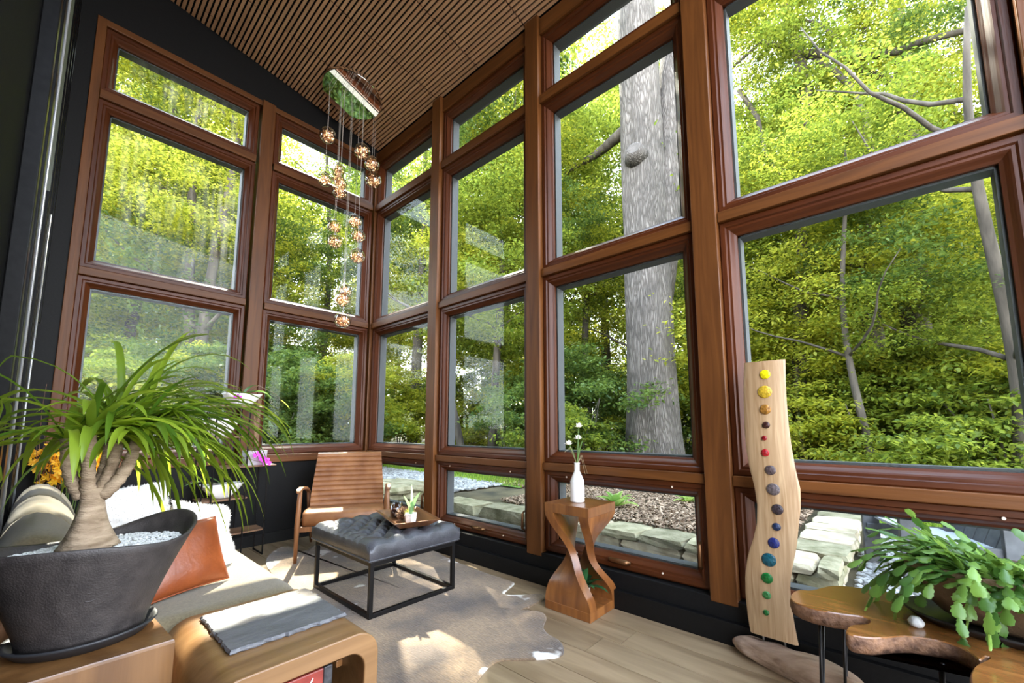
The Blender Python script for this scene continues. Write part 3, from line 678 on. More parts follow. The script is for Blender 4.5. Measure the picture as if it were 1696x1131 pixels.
for hx, hy, hz in heads:
    p0 = Vector((tb[0]+hx*.25, tb[1]+hy*.25, .415)); p1 = Vector((hx*.95, hy*.9, .48)); p2 = Vector((hx, hy, hz))
    L_ = []; rr_ = []
    for k in range(16):
        s = k/15; L_.append(p0*(1-s)**2+p1*2*s*(1-s)+p2*s*s); rr_.append((.020-.005*s)*(1.10 if k % 2 else .93))
    MB().tube(L_, rr_, 10).build('stem', bark, t, True)
pal = leafmat('palm_leaf', (.055, .135, .010), (.26, .37, .03), .48, .38)
def pclamp(p):
    return Vector((max(p.x, -.235+.02*math.sin(p.z*30)), p.y, p.z))
rl = random.Random(5)
for k in range(195):
    hx, hy, hz = heads[k % 5]; a = rl.uniform(0, 2*PI) if k % 2 else rl.uniform(-.8, 1.1)
    e = math.asin(rl.uniform(.05, .98)) if rl.random() < .72 else rl.uniform(-.25, .5); ln = rl.uniform(.38, .66)*(1 if math.cos(a) > -.2 else .85)
    if math.sin(a) < -.25: ln *= .55; e = max(e, .5)
    blade(MB(), (hx, hy, hz-.01), (math.cos(a)*math.cos(e), math.sin(a)*math.cos(e), math.sin(e)), ln, rl.uniform(.015, .027), rl.uniform(.8, 1.75), 10, .22, clamp=pclamp).build('leaf', pal, t, True)

# corner plants behind the sofa
t = thing('yellow_orchid', 'spray of small yellow star flowers behind the sofa', 'plant', (-2.50, -.33, 0))
MB().lathe([(0, 0), (.085, 0), (.11, .02), (.13, .24), (.115, .245), (.10, .20), (0, .19)], n=24).build('pot', ceramic, t, True)
yel = leafmat('yellow_petal', (.75, .42, .01), (.95, .62, .03), .35, .5); gst = plain('green_stem', (.10, .16, .03), .6); lg = leafmat('orchid_leaf', (.05, .14, .02), (.14, .26, .05), .3)
for k in range(6): a = k*1.05; blade(MB(), (0, 0, .2), (math.cos(a)*.5, math.sin(a)*.5, .9), .42, .03, .5, 7).build('leaf', lg, t, True)
rl = random.Random(11); fc = 0
for k in range(11):
    a = rl.uniform(0, 2*PI); tx = -.22+.045*k+rl.uniform(-.02, .02); ty = rl.uniform(-.13, .12); tz = rl.uniform(.84, 1.06)
    st = [(0, 0, .19), (tx*.2, ty*.3, .5), (tx*.7, ty*.8, tz-.08), (tx, ty, tz)]
    mb = MB().tube(st, [.004, .003, .0025, .0015], 5)
    stem = mb.build('stem', gst, t, True)
    for q in range(17):
        s = rl.uniform(.55, 1.0); i = min(2, int(s*3)); f_ = s*3-i; p = Vector(st[i]).lerp(Vector(st[i+1]), f_)+Vector((rl.uniform(-.05, .05), rl.uniform(-.05, .05), rl.uniform(-.03, .04)))
        fl = MB(); a0 = rl.uniform(0, 6); nrm = Vector((rl.uniform(-.6, .6), -1, rl.uniform(-.2, .7))).normalized(); u = nrm.cross(Vector((0, 0, 1))).normalized(); v = nrm.cross(u)
        for j in range(5):
            aa = a0+2*PI*j/5; d_ = u*math.cos(aa)+v*math.sin(aa); s2 = u*math.cos(aa+PI/2)+v*math.sin(aa+PI/2)
            fl.add([p, p+d_*.015+s2*.009, p+d_*.032+nrm*.003, p+d_*.015-s2*.009], [(0, 1, 2, 3)])
        fl.build('flower', yel, stem)
t = thing('twig_bunch', 'bunch of thin dried brown twigs standing in the left corner', 'twigs', (-2.66, -.20, 0))
MB().lathe([(0, 0), (.05, 0), (.075, .12), (.06, .34), (.045, .42), (.055, .45), (.045, .45), (.038, .42), (.05, .30), (0, .04)], n=20).build('vase', plain('dark_vase', (.03, .025, .025), .3), t, True)
tw_ = noisy('dried_twig', (.10, .045, .03), (.25, .14, .09), 30, rough=.8)
for k in range(14):
    L_ = [Vector((0, 0, .05))]; dx, dy = rl.uniform(-.08, .48), rl.uniform(-.3, .08); hh = rl.uniform(.8, 1.45)
    for s in range(1, 9):
        q = s/8; L_.append(Vector((dx*q**1.6*.62+rl.uniform(-.012, .012)*q, dy*q**1.5*.7+rl.uniform(-.012, .012)*q, .05+hh*q)))
        L_[-1].x = max(L_[-1].x, -.12)
    MB().tube(L_, list(np.linspace(.004, .0015, 9)), 5).build('twig', tw_, t, True)

# plant stand: staggered wooden shelves on black rods
SY = -.31
t = thing('plant_stand', 'staggered plant stand of black metal rods with wooden shelves', 'plant stand', (-1.46, SY, 0))
shw = wood('shelf_wood', (.12, .055, .025), (.26, .14, .075), 'x', .5, 8)
SH = [(-1.695, -1.305, 1.345), (-1.80, -1.44, 1.07), (-1.62, -1.175, .805), (-1.76, -1.40, .528), (-1.56, -1.245, .228)]
for x0, x1, z in SH:
    mb = MB().prism([(x0, SY-.13), (x1, SY-.10), (x1, SY+.12), (x0, SY+.13)], z-.014, z); mb.build('shelf', shw, t, world=True, bevel=.003)
for x, y, z0, z1 in ((-1.255, SY-.115, .0, .79), (-1.255, SY+.125, .0, .79), (-1.43, SY-.12, .0, 1.33), (-1.43, SY+.13, .0, 1.33), (-1.545, SY-.13, .0, 1.06), (-1.545, SY+.135, .0, 1.06), (-1.685, SY-.135, .0, 1.33), (-1.685, SY+.135, .0, 1.33), (-1.755, SY-.135, 0, 1.06), (-1.755, SY+.135, 0, 1.06)):
    MB().tube([(x, y, z0), (x, y, z1)], .0065, 8).build('rod', M['blackmetal'], t, world=True)
for x in (-1.255, -1.43, -1.685): MB().tube([(x, SY-.115, .008), (x, SY+.125, .008)], .007, 8).build('foot_bar', M['blackmetal'], t, world=True)
def bowlpot(t, w_, h_):
    R = []
    for s in np.linspace(0, 1, 8): R.append(rrect(-lerp(.055, w_/2, s**.75), lerp(.055, w_/2, s**.75), -lerp(.045, .085, s**.7), lerp(.045, .085, s**.7), .04, s*h_, 5))
    R.append(rrect(-w_/2+.008, w_/2-.008, -.077, .077, .034, h_, 5)); R.append(rrect(-w_/2+.02, w_/2-.02, -.068, .068, .03, h_-.02, 5))
    MB().loft(R).build('pot', ceramic, t, True)
    MB().loft([rrect(-w_/2+.018, w_/2-.018, -.07, .07, .03, h_-.018, 5), rrect(-w_/2+.06, w_/2-.06, -.03, .03, .02, h_-.006, 5)]).build('bark_chips', soil, t)
ol = leafmat('orchid_strap_leaf', (.045, .13, .025), (.12, .24, .05), .25, .35)
mag = leafmat('magenta_petal', (.55, .03, .50), (.72, .06, .62), .3, .5)
twg = plain('orchid_twig', (.13, .075, .04), .7)
def orchid(label, loc, w_, h_, leaves, stems):
    t = thing('orchid_pot', label, 'orchid', loc); bowlpot(t, w_, h_)
    for (a, e, ln, wd, dr) in leaves: blade(MB(), (0, 0, h_-.01), (math.cos(a)*math.cos(e), math.sin(a)*math.cos(e), math.sin(e)), ln, wd, dr, 8, .15, shape='oval').build('leaf', ol, t, True)
    for st in stems: MB().tube(st, list(np.linspace(.003, .0012, len(st))), 5).build('stem', twg, t, True)
    return t
def orchid_flower(parent, p, r, nrm=(0, -1, .2), name='flower'):
    p = Vector(p); nrm = Vector(nrm).normalized(); u = nrm.cross(Vector((0, 0, 1))).normalized(); v = u.cross(nrm); mb = MB()
    for a, k, wdt in ((1.57, 1, .45), (3.7, 1, .45), (5.7, 1, .45), (.15, 1.05, .85), (2.99, 1.05, .85)):
        d_ = u*math.cos(a)+v*math.sin(a); s2 = u*math.cos(a+PI/2)+v*math.sin(a+PI/2)
        mb.add([p, p+d_*r*.5*k+s2*r*wdt*.6, p+d_*r*k+s2*r*wdt*.3+nrm*r*.1, p+d_*r*1.05*k, p+d_*r*k-s2*r*wdt*.3+nrm*r*.1, p+d_*r*.5*k-s2*r*wdt*.6], [(0, 1, 2, 3, 4, 5)])
    mb.add([p+nrm*r*.1, p+nrm*r*.35-v*r*.35+u*r*.15, p+nrm*r*.35-v*r*.35-u*r*.15], [(0, 1, 2)])
    mb.build(name, mag, parent)
o1 = orchid('orchid in a white boat pot on the topmost shelf, leaves drooping', (-1.47, SY, 1.3455), .31, .115,
       [(.2, .5, .30, .05, 1.0), (2.9, .5, .24, .055, .5), (-.5, .4, .34, .045, 1.3), (3.4, .4, .2, .05, .6), (.5, .9, .2, .045, .7)],
       [[(0, 0, .1), (-.03, -.05, .18), (-.05, -.09, .17), (-.06, -.12, .05), (-.05, -.13, -.02)], [(0, 0, .1), (.12, -.03, .2), (.26, -.08, .12), (.33, -.1, .02)], [(.0, 0, .1), (-.1, 0, .2), (-.16, .02, .24)]])
orchid_flower(o1, (-.065, -.105, .075), .03)
blade(MB(), (.3, -.09, .07), (.6, -.1, -.5), .12, .03, .3, 6, .15, shape='oval').build('leaf', leafmat('lime_leaf', (.35, .50, .05), (.45, .6, .1), .5), o1, True)
orchid('white bowl-shaped pot on the second plant shelf behind palm leaves', (-1.62, SY, 1.0705), .27, .155, [(.8, .9, .12, .04, .5), (2.4, .8, .13, .04, .6)], [[(0, 0, .14), (.03, -.02, .22), (.08, -.03, .25)]])
orchid('white pot of bark chips on the low plant shelf near the sofa', (-1.58, SY, .5285), .32, .125, [(3.3, .35, .3, .05, .5), (2.7, .7, .2, .045, .6)], [[(0, 0, .12), (.02, 0, .2)], [(-.03, 0, .12), (-.2, -.02, .17), (-.27, -.02, .15)]])
t = thing('square_pot_orchid', 'magenta orchid hanging from a grey square pot beside the window post', 'orchid', (-1.335, SY, .8055))
grp = noisy('grey_concrete', (.36, .36, .37), (.48, .48, .49), 40, rough=.7, bump=.2)
MB().loft([rrect(-.075, .075, -.075, .075, .01, 0, 2), rrect(-.085, .085, -.085, .085, .01, .13, 2), rrect(-.075, .075, -.075, .075, .008, .13, 2), rrect(-.07, .07, -.07, .07, .006, .10, 2)]).build('pot', grp, t)
MB().lathe([(0, .02), (.035, .0), (.02, .05), (.0, .06)], (0, 0, .10), 10).build('moss_knot', soil, t, True)
for q in range(5):
    MB().tube([(.005*q, 0, .14), (.01*q-.02, .01, .4), (.012*q-.025, .0, .62)], [.004, .003, .002], 5).build('aerial_root', noisy('root', (.22, .13, .07), (.38, .25, .15), 40, rough=.8), t, True)
st = MB().tube([(0, -.02, .14), (-.12, -.10, .13), (-.16, -.12, .09), (-.02, -.14, .04), (.03, -.14, .02)], .0022, 5).build('flower_stem', twg, t, True)
for p, r in (((-.015, -.135, .095), .036), ((.05, -.13, .045), .036), ((.065, -.14, .015), .034), ((.025, -.13, .06), .03)): orchid_flower(t, p, r)

# twisted side table
tk = wood('suar_twist', (.11, .032, .008), (.27, .10, .024), 'z', .3, 5, .15)
TX0, TX1, TY0, TY1, TZ = -.425, -.085, -3.365, -3.03, .66
tcx, tcy, hs = (TX0+TX1)/2, (TY0+TY1)/2, .168
t = thing('twisted_side_table', 'carved wooden side table with two twisted legs by the window', 'table', (tcx, tcy, 0))
MB().box(-hs, hs, -hs, hs, .60, TZ).build('top', tk, t, bevel=.004)
MB().box(-hs, hs, -hs, hs, .0, .055).build('base', tk, t, bevel=.004)
for ph in (-PI/2, PI/2):
    R = []; n = 30
    for i in range(n+1):
        s = i/n; z = lerp(.605, .05, s); e = (3*s*s-2*s**3)
        a = ph+e*PI/2; k = math.sin(PI*s); k = math.sin(PI*s)**(1.6 if s < .5 else 2.6); wd = lerp(hs, .072, k); off = lerp(hs-.018, .062, k); th = .020+.004*k
        ca_, sa_ = math.cos(a), math.sin(a); ring = []
        ti = lerp(-.052, -.030, k)
        for uu, vv in ((-wd, ti), (0, ti), (wd, ti), (wd, .016), (0, .016), (-wd, .016)):
            r_ = off+vv; ring.append((ca_*r_-sa_*uu, sa_*r_+ca_*uu, z))
        ring = [(max(-hs, min(hs, x)), max(-hs, min(hs, y)), z_) for x, y, z_ in ring]
        R.append(ring)
    MB().loft(R).build('twisted_leg', tk, t, True, angle=40)
t = thing('leafy_pot', 'small dark green leafy plant in white pot inside twisted table', 'plant', (tcx+.0, tcy-.02, .0555))
MB().lathe([(0, 0), (.030, 0), (.036, .01), (.040, .075), (.035, .075), (.034, .06), (0, .058)], n=20).build('pot', ceramic, t, True)
dg = leafmat('dark_green_leaf', (.012, .06, .02), (.04, .13, .04), .15, .3)
for k in range(22):
    a = k*2.4; e = .35+1.0*(k/22); blade(MB(), (0, 0, .06), (math.cos(a)*math.cos(e), math.sin(a)*math.cos(e), math.sin(e)), .10+.04*(k % 3), .04, .7, 6, .2, shape='oval').build('leaf', dg, t, True)
t = thing('bottle_vase', 'white ribbed bottle vase holding white flowers on twisted table', 'vase', (tcx-.012, tcy+.01, TZ+.0005))
prof = [(0, 0), (.040, 0), (.046, .006)]
for k in range(40):
    z = .008+k*.0045; r = .047 if z < .13 else lerp(.047, .019, min(1, (z-.13)/.07)**1.1); prof.append((r*(1.0 if k % 2 else .975), z))
prof += [(.0175, .20), (.0175, .245), (.020, .255), (.016, .255), (.014, .20)]
MB().lathe(prof, n=32).build('vase_body', ceramic, t, True)
wp = leafmat('white_petal', (.80, .76, .66), (.88, .85, .78), .35, .5); fg = leafmat('flower_green', (.10, .20, .05), (.24, .34, .12), .3)
for k in range(13):
    a = k*2.1; blade(MB(), (0, 0, .24), (math.cos(a)*.35, math.sin(a)*.35, .95), .09+.05*(k % 3), .008, .5, 6).build('leaf', fg, t, True)
for x, y, z in ((-.07, .015, .385), (.02, .0, .42), (.0, -.02, .50)):
    MB().tube([(0, 0, .24), (x*.4, y*.4, .32), (x, y, z)], .0025, 5).build('stem', fg, t, True)
    for q in range(9):
        a = q*2.4; e = q/9*1.3; blade(MB(), (x, y, z-.01), (math.cos(a)*math.cos(e), math.sin(a)*math.cos(e), math.sin(e)), .034, .026, -.3, 4, .2, shape='oval').build('petal', wp, t, True)
for dx in (-.14, .10, .13):
    MB().tube([(0, 0, .24), (dx*.5, 0, .36 if dx < 0 else .30), (dx, 0, .33 if dx < 0 else .17)], [.0012, .001, .0006], 4).build('grass_stalk', plain('dry_stalk', (.45, .38, .22), .8), t)

# live-edge board with coloured glass discs on driftwood
def bp_(cx_, cy_): return onx(1180+cx_/1.979, 560+cy_/1.981, BX)
BX = -.205
Lp = [(105, 80), (103, 140), (103, 200), (105, 270), (110, 340), (122, 420), (140, 500), (150, 570), (149, 630), (137, 675), (118, 720), (109, 780), (110, 850), (118, 920), (131, 985)]
Rp = [(235, 70), (236, 140), (239, 205), (246, 290), (256, 370), (268, 430), (284, 485), (283, 540), (276, 600), (272, 660), (260, 735), (250, 800), (253, 870), (266, 950), (285, 1048)]
Lw = [bp_(*p) for p in Lp]; Rw = [bp_(*p) for p in Rp]
zb = .185
t = thing('disc_board', 'tall wavy live-edge ash board set with coloured glass discs', 'sculpture', (-.205, -4.25, 0))
ash = noisy('ash_board', (.29, .165, .075), (.50, .34, .19), 6, (1, 6, .35), .42, .05, 40, 8, .3, .7, dist=1.6)
R = []; NB = 40
for i in range(NB+1):
    s = i/NB*(len(Lw)-1); k = min(int(s), len(Lw)-2); f_ = s-k; l = lerp(Lw[k], Lw[k+1], f_); r = lerp(Rw[k], Rw[k+1], f_)
    z = lerp(l[2], r[2], .5)
    if z < .10: break
    yl, yr = l[1], r[1]; e = .007
    R.append([(BX+.0, yl-e, z), (BX, yr+e, z), (BX+.008, yr-.004, z), (BX+.034, yr, z), (BX+.042, yr+e, z), (BX+.042, yl-e, z), (BX+.034, yl, z), (BX+.008, yl+.004, z)])
BOARD_Z0 = min(p[2] for r in R for p in r)
MB().loft(R).build('board', ash, t, True, world=True, angle=45)
DI = [(172, 119, 18, (.95, .78, .01)), (171, 176, 24, (.62, .40, .03)), (173, 234, 19, (.38, .17, .03)), (176, 285, 13, (.06, .02, .015)), (170, 328, 9, (.30, .01, .015)), (173, 376, 14, (.38, .015, .02)), (190, 433, 18, (.10, .07, .07)),
      (199, 496, 22, (.14, .11, .11)), (213, 562, 19, (.05, .035, .04)), (210, 619, 14, (.02, .035, .09)), (201, 672, 19, (.02, .03, .16)), (185, 727, 24, (.01, .09, .12)), (179, 787, 19, (.01, .17, .03)), (178, 843, 14, (.06, .25, .07)), (176, 900, 10, (.02, .15, .03))]
for x, y, r, c in DI:
    p = bp_(x, y); rr_ = r/1.98*(abs(onx(1281, 800, BX)[1]-onx(1280, 800, BX)[1]))*1.02
    m = noisy('fused_glass', tuple(v*.35 for v in c), tuple(min(1, v*1.1) for v in c), 90, rough=.15, bump=.4 if y > 150 else 0, bscale=110, spec=.4)
    mb = MB().lathe([(0, .007), (rr_*.85, .0065), (rr_*.97, .004), (rr_, 0), (rr_, -.004)], n=28)
    mb.v = [(BX-z, p[1]+x_, p[2]+y_) for x_, y_, z in mb.v]
    mb.build('glass_disc', m, t, True, world=True)
for yy in (-4.215, -4.305): MB().tube([(BX+.02, yy, .09), (BX+.02, yy, BOARD_Z0+.03)], .005, 8).build('steel_pin', plain('steel', (.4, .38, .35), .35, 1), t, world=True)
dr = noisy('driftwood', (.17, .10, .06), (.42, .29, .20), 14, (1, .2, 1), .8, .6, 60, dist=1.5)
R = []
for i in range(41):
    s = i/40; y = lerp(-4.07, -4.64, s); r = .064*min(1, math.sin(PI*min(1, s*4+.02)/2))**.6*(1-.12*math.sin(s*7))*(1 if s < .85 else max(.15, 1-((s-.85)/.15)**2))
    cx_ = -.225-.14*(s-.35); R.append([(cx_+r*1.1*math.cos(a)*(1+.22*nz(math.cos(a)*2, s*7, math.sin(a)*2)+.10*nz(math.cos(a)*5, s*16, math.sin(a)*5)), y, max(.0, .048+r*math.sin(a)*(1+.22*nz(math.cos(a)*2, s*7, 5+math.sin(a)*2)))) for a in np.linspace(0, 2*PI, 29)[:-1]])
MB().loft(R).build('driftwood_base', dr, t, True, world=True)

# live-edge bench on hairpin legs
bpx = [(1345, 977), (1322, 977), (1311, 984), (1312, 994), (1335, 1004), (1362, 1011), (1400, 1017), (1430, 1021), (1442, 1027), (1436, 1033), (1412, 1035), (1402, 1042), (1406, 1050), (1446, 1056), (1498, 1053), (1548, 1059), (1580, 1067), (1608, 1081), (1622, 1092), (1632, 1086), (1640, 1090), (1614, 1104), (1610, 1131), (1640, 1175), (1720, 1220)]
BZ = .455
poly = [tuple(onz(*p, BZ)[:2]) for p in bpx]
# near edge traced, far edge and hidden end follow the wall
poly = [(min(x, -.22), y) for x, y in poly]
poly += [(-.62, -5.55), (-.20, -5.58), (-.19, -5.2), (-.20, -4.85), (-.22, -4.66), (-.27, -4.53)]
le = noisy('live_edge_top', (.13, .045, .010), (.28, .115, .03), 4, (3, .6, 1), .22, .05, 40, 8, .3, .7, coat=.5, dist=1.5)
bk = noisy('live_edge_bark', (.07, .03, .016), (.24, .12, .06), 30, rough=.75, bump=.9, bscale=50)
t = thing('live_edge_bench', 'polished live-edge wood slab bench on thin black hairpin legs', 'bench', (-.5, -4.95, 0))
fp = []
for i in range(len(poly)):
    p0, p1, p2, p3 = (np.array(poly[(i+k-1) % len(poly)]) for k in range(4))
    for u in (0, .25, .5, .75): fp.append(.5*((2*p1)+(-p0+p2)*u+(2*p0-5*p1+4*p2-p3)*u*u+(-p0+3*p1-3*p2+p3)*u**3))
nrmv = []
for i in range(len(fp)):
    d_ = fp[(i+1) % len(fp)]-fp[i-1]; q = np.array([-d_[1], d_[0]])/max(1e-6, np.linalg.norm(d_)); nrmv.append(q)
area = sum(fp[i-1][0]*fp[i][1]-fp[i][0]*fp[i-1][1] for i in range(len(fp)))
sg = -1 if area > 0 else 1
def off(k, z, nzv=0): return [(p[0]+sg*q[0]*(k+nzv*nz(p[0]*40, p[1]*40, z*60)), p[1]+sg*q[1]*(k+nzv*nz(p[0]*40, p[1]*40, z*60)), z) for p, q in zip(fp, nrmv)]
MB().loft([off(.001, BZ-.0035), off(-.002, BZ)]).build('top_surface', le, t, world=True)
MB().loft([off(-.012, BZ-.060, .004), off(-.002, BZ-.052, .005), off(.003, BZ-.035, .006), off(.003, BZ-.015, .005), off(.001, BZ-.0036)]).build('live_edge', bk, t, True, world=True, angle=60)
for x, y in ((-.52, -4.50), (-.34, -4.56), (-.56, -5.40), (-.30, -5.42), (-.62, -4.83)):
    h = [(x-.055, y, BZ-.058), (x-.012, y+.02, .02), (x, y+.022, .005), (x+.012, y+.02, .02), (x+.055, y, BZ-.058)]
    MB().tube(h, .0055, 8).build('hairpin_leg', M['blackmetal'], t, True, world=True)
SC = (-.40, -5.03, BZ+.0005)
o = MB().lathe([(0, 0), (.225, 0), (.262, .022), (.268, .030), (.258, .032), (.22, .014), (0, .012)], n=48, sx=.72, sy=1.08).build('bowl_saucer', plain('dark_saucer', (.016, .014, .014), .35), None, True); o.location = SC
tag(o, 'wide dark oval saucer under the trailing cactus bowl', 'saucer')
t = thing('holiday_cactus', 'trailing green holiday cactus in a brown stoneware bowl', 'plant', (SC[0], SC[1], SC[2]+.0145))
MB().lathe([(0, 0), (.13, 0), (.17, .02), (.225, .08), (.25, .14), (.258, .185), (.245, .19), (.235, .15), (0, .14)], n=48, sx=.72, sy=1.06).build('bowl', noisy('brown_stoneware', (.11, .065, .035), (.20, .12, .07), 18, rough=.5, bump=.3, bscale=150), t, True)
MB().lathe([(0, .165), (.235, .155)], n=32, sx=.72, sy=1.06).build('soil', soil, t, True)
cm = leafmat('cactus_segment', (.035, .10, .018), (.15, .27, .045), .3, .35)
def seg_leaf(p, d, ln, wd):
    d = Vector(d).normalized(); s_ = d.cross(Vector((rl.uniform(-.4, .4), rl.uniform(-.4, .4), 1))).normalized(); n_ = s_.cross(d).normalized(); mb = MB()
    pr_ = [(0, .18), (.15, .55), (.22, .46), (.42, .92), (.5, .78), (.7, 1.0), (.76, .82), (.92, .75), (1.0, .25)]
    v = []; 
    for a, b in pr_: q = p+d*ln*a; v += [q-s_*wd*b/2-n_*wd*.08, q+n_*wd*.06, q+s_*wd*b/2-n_*wd*.08]
    f = []
    for i in range(len(pr_)-1):
        for j in range(2): f.append((i*3+j, i*3+j+1, i*3+j+4, i*3+j+3))
    return mb.add(v, f)
rl = random.Random(3)
arms = []
for k in range(165):
    a = rl.uniform(0, 2*PI) if k % 3 == 0 else rl.uniform(.9, 3.6); r0 = rl.uniform(.02, .17); p = Vector((math.cos(a)*r0*.72, math.sin(a)*r0*1.05, .15)); e = rl.uniform(.15, 1.25); d = Vector((math.cos(a)*math.cos(e), math.sin(a)*math.cos(e), math.sin(e)))
    arms.append((p, d, rl.randint(3, 6), rl.uniform(.35, .9)))
cnt = 0; xs_ = MB()
for p, d, n, dr_ in arms:
    for s in range(n):
        ln = rl.uniform(.045, .068); wd = rl.uniform(.028, .040)
        (seg_leaf(p, d, ln, wd).build('segment', cm, t, True) if cnt < 270 else (lambda q: xs_.add(q.v, q.f))(seg_leaf(p, d, ln, wd))); cnt += 1
        p = p+d*ln*.95; d = (d+Vector((rl.uniform(-.25, .25), rl.uniform(-.25, .25), -dr_*.55+rl.uniform(-.1, .1)))).normalized()
        if p.x+t.location.x > -.16: d.x = -abs(d.x)-.3
tag(xs_.build('segment_mass', cm, t, True), kind='stuff')
for x, y, h in ((-.02, -.06, .36), (-.06, .10, .26), (.0, -.12, .30)):
    st = MB().tube([(x, y, .15), (x-.01, y, h*.7), (x-.015, y-.01, h)], .003, 5).build('shoot', cm, t, True)
    for q in range(5):
        a = q*2.4; e = .7; p = Vector((x-.01, y, .17+(h-.17)*q/5)); seg_leaf(p, Vector((math.cos(a)*.7, math.sin(a)*.7, .7)), .07, .034).build('segment', cm, t, True)
    orchid = MB().lathe([(0, .012), (.010, .008), (.012, .0), (0, -.004)], (x-.015, y-.01, h), 8).build('white_bloom', wp, t, True)
o = MB().lathe([(0, 0), (.022, .003), (.027, .015), (.017, .029), (0, .034)], n=14, sx=1.0, sy=.85).build('white_shell', noisy('shell', (.45, .44, .43), (.78, .76, .73), 40, rough=.6, bump=.5), None, True)
o.location = tuple(onz(1518, 1037, BZ+.001)); tag(o, 'white shell on the bench in front of cactus saucer', 'shell')

# chandelier
DC = Vector((-.70, -.62, ceil_z(-.70)-.012)); DR = .31
t = thing('globe_chandelier', 'cascading chandelier of lit glass globes below a round mirror plate', 'chandelier', DC)
mir = plain('mirror_steel', (.88, .86, .82), .03, 1)
o = MB().lathe([(0, -.035), (DR*.6, -.035), (DR-.004, -.035), (DR, -.030), (DR, 0), (0, 0)], n=72).build('mirror_plate', mir, t, angle=30); o.rotation_euler = (0, TH, 0)
GL = [(543, 224, 13), (600, 251, 13), (616, 271.5, 12), (618.4, 298.4, 13), (538, 297, 11.5), (560.5, 281, 10.5), (559, 295, 10), (564, 304, 10.5), (562.6, 317, 12), (553.6, 375, 11.3), (554.6, 400, 12), (587.5, 366.6, 11.5), (593.2, 390.4, 11.5), (591.6, 424, 12.5), (571, 481.5, 11.5), (567.4, 495.8, 13), (567.4, 530.3, 13.3)]
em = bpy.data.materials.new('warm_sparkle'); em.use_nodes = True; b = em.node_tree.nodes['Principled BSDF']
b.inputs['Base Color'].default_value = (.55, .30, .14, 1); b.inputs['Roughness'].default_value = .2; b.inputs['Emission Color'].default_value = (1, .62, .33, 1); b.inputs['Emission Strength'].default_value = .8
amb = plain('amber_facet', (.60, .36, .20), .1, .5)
hn = Vector((DC.x-CAM[0], DC.y-CAM[1], 0)).normalized(); cordm = plain('clear_cord', (.55, .5, .45), .3)
for i, (u_, v_, r_) in enumerate(GL):
    rv = Vector(ray(u_, v_)); k = hn.dot(DC-Vector(CAM))/hn.dot(rv); dd = .16*math.sin(i*2.3+.5); k *= 1+dd/5.4
    p = Vector(CAM)+rv*k; depth = rv.dot(Vector(_d))*k; R_ = r_/FPX*depth
    q = p-DC; dist_ = math.hypot(q.x, q.y)
    g = MB(); g.lathe([(max(1e-4, R_*math.sin(PI*j/14)), R_*math.cos(PI*j/14)) for j in range(15)], n=24)
    go = g.build('globe', M['clear'], t, True); go.location = q
    pos = []
    for _ in range(120):
        d_ = Vector(rng.normal(0, 1, 3)).normalized()*R_*rng.uniform(.3, .85); d_.z = d_.z*.85-R_*.1; pos.append(d_)
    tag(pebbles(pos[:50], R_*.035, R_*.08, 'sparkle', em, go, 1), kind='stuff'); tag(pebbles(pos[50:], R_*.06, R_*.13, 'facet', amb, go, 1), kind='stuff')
    top = ceil_z(DC.x+q.x)-.05-DC.z
    MB().tube([(q.x, q.y, q.z+R_), (q.x, q.y, top)], .0014, 5).build('cord', cordm, t)
    MB().lathe([(.008, 0), (.008, .02), (0, .022)], (q.x, q.y, q.z+R_*.98), 8).build('cap', mir, t, True)

# ------------------------------------------------------------------ outdoors
# ground: flat strip by the house, raised bed behind the stone wall, rising woodland
def ground_z(x, y):
    bed = .0
    if x > 1.0 and y > -4.25: bed = .22
    d = max(0, math.hypot(max(x, 0), max(y, 0) if x < 1 else max(y+4, 0)*.6)-3)
    return .03+bed*min(1, max(0, (x-1.0)/.1))*min(1, max(0, (y+4.25)/.1))+.03*d
forest = noisy('forest_floor', (.035, .028, .015), (.13, .10, .05), 3, rough=.95, bump=.6, bscale=30)
mb = MB()
def gx(i): return .12+(i**2.2)*60
NX, NY = 70, 90
mb.grid(lambda i, j: (gx(i), -14+j*66, ground_z(gx(i), -14+j*66)-.01), NX, NY)
tag(mb.build('ground', forest, None, True), 'woodland ground outside the long glass wall', 'ground', kind='structure')
mb = MB(); mb.grid(lambda i, j: (-40+i*40.12, .12+j**1.6*60, .02+.03*max(0, j**1.6*60-3)), 40, 50)
tag(mb.build('ground', forest, None, True), 'woodland ground outside the end wall', 'ground', kind='structure')

conc = noisy('concrete', (.20, .20, .205), (.33, .33, .335), 14, rough=.85, bump=.3)
o = MB().box(.105, .72, -6.5, .6, -.05, .048).build('concrete_strip', conc); tag(o, 'grey concrete strip along the outside of the house', 'path', kind='structure')
# stone retaining walls, every stone its own piece
stone = noisy('limestone', (.32, .25, .155), (.54, .45, .32), 9, rough=.9, bump=.7, bscale=40, vary=.22)
moss = noisy('mossy_stone', (.14, .125, .06), (.36, .31, .20), 8, rough=.95, bump=.8, bscale=40, vary=.2)
def rock(parent, x0, x1, y0, y1, z0, z1, mat, r):
    mb = MB(); n = 3; V = {}
    bm = bmesh.new(); bmesh.ops.create_cube(bm, size=1); bmesh.ops.subdivide_edges(bm, edges=bm.edges, cuts=1, use_grid_fill=True)
    sx, sy, sz = x1-x0, y1-y0, z1-z0; L = rootloc(parent)
    for v in bm.verts:
        k = 1-.09*(abs(v.co.x)*2+abs(v.co.y)*2+abs(v.co.z)*2 > 2.9); c = v.co*k
        v.co = Vector(((x0+x1)/2+c.x*sx*r.uniform(.96, 1.03), (y0+y1)/2+c.y*sy*r.uniform(.95, 1.03), (z0+z1)/2+c.z*sz*r.uniform(.97, 1.0)))-L
    me = bpy.data.meshes.new('stone'); bm.to_mesh(me); bm.free(); return link('stone', me, mat, parent)
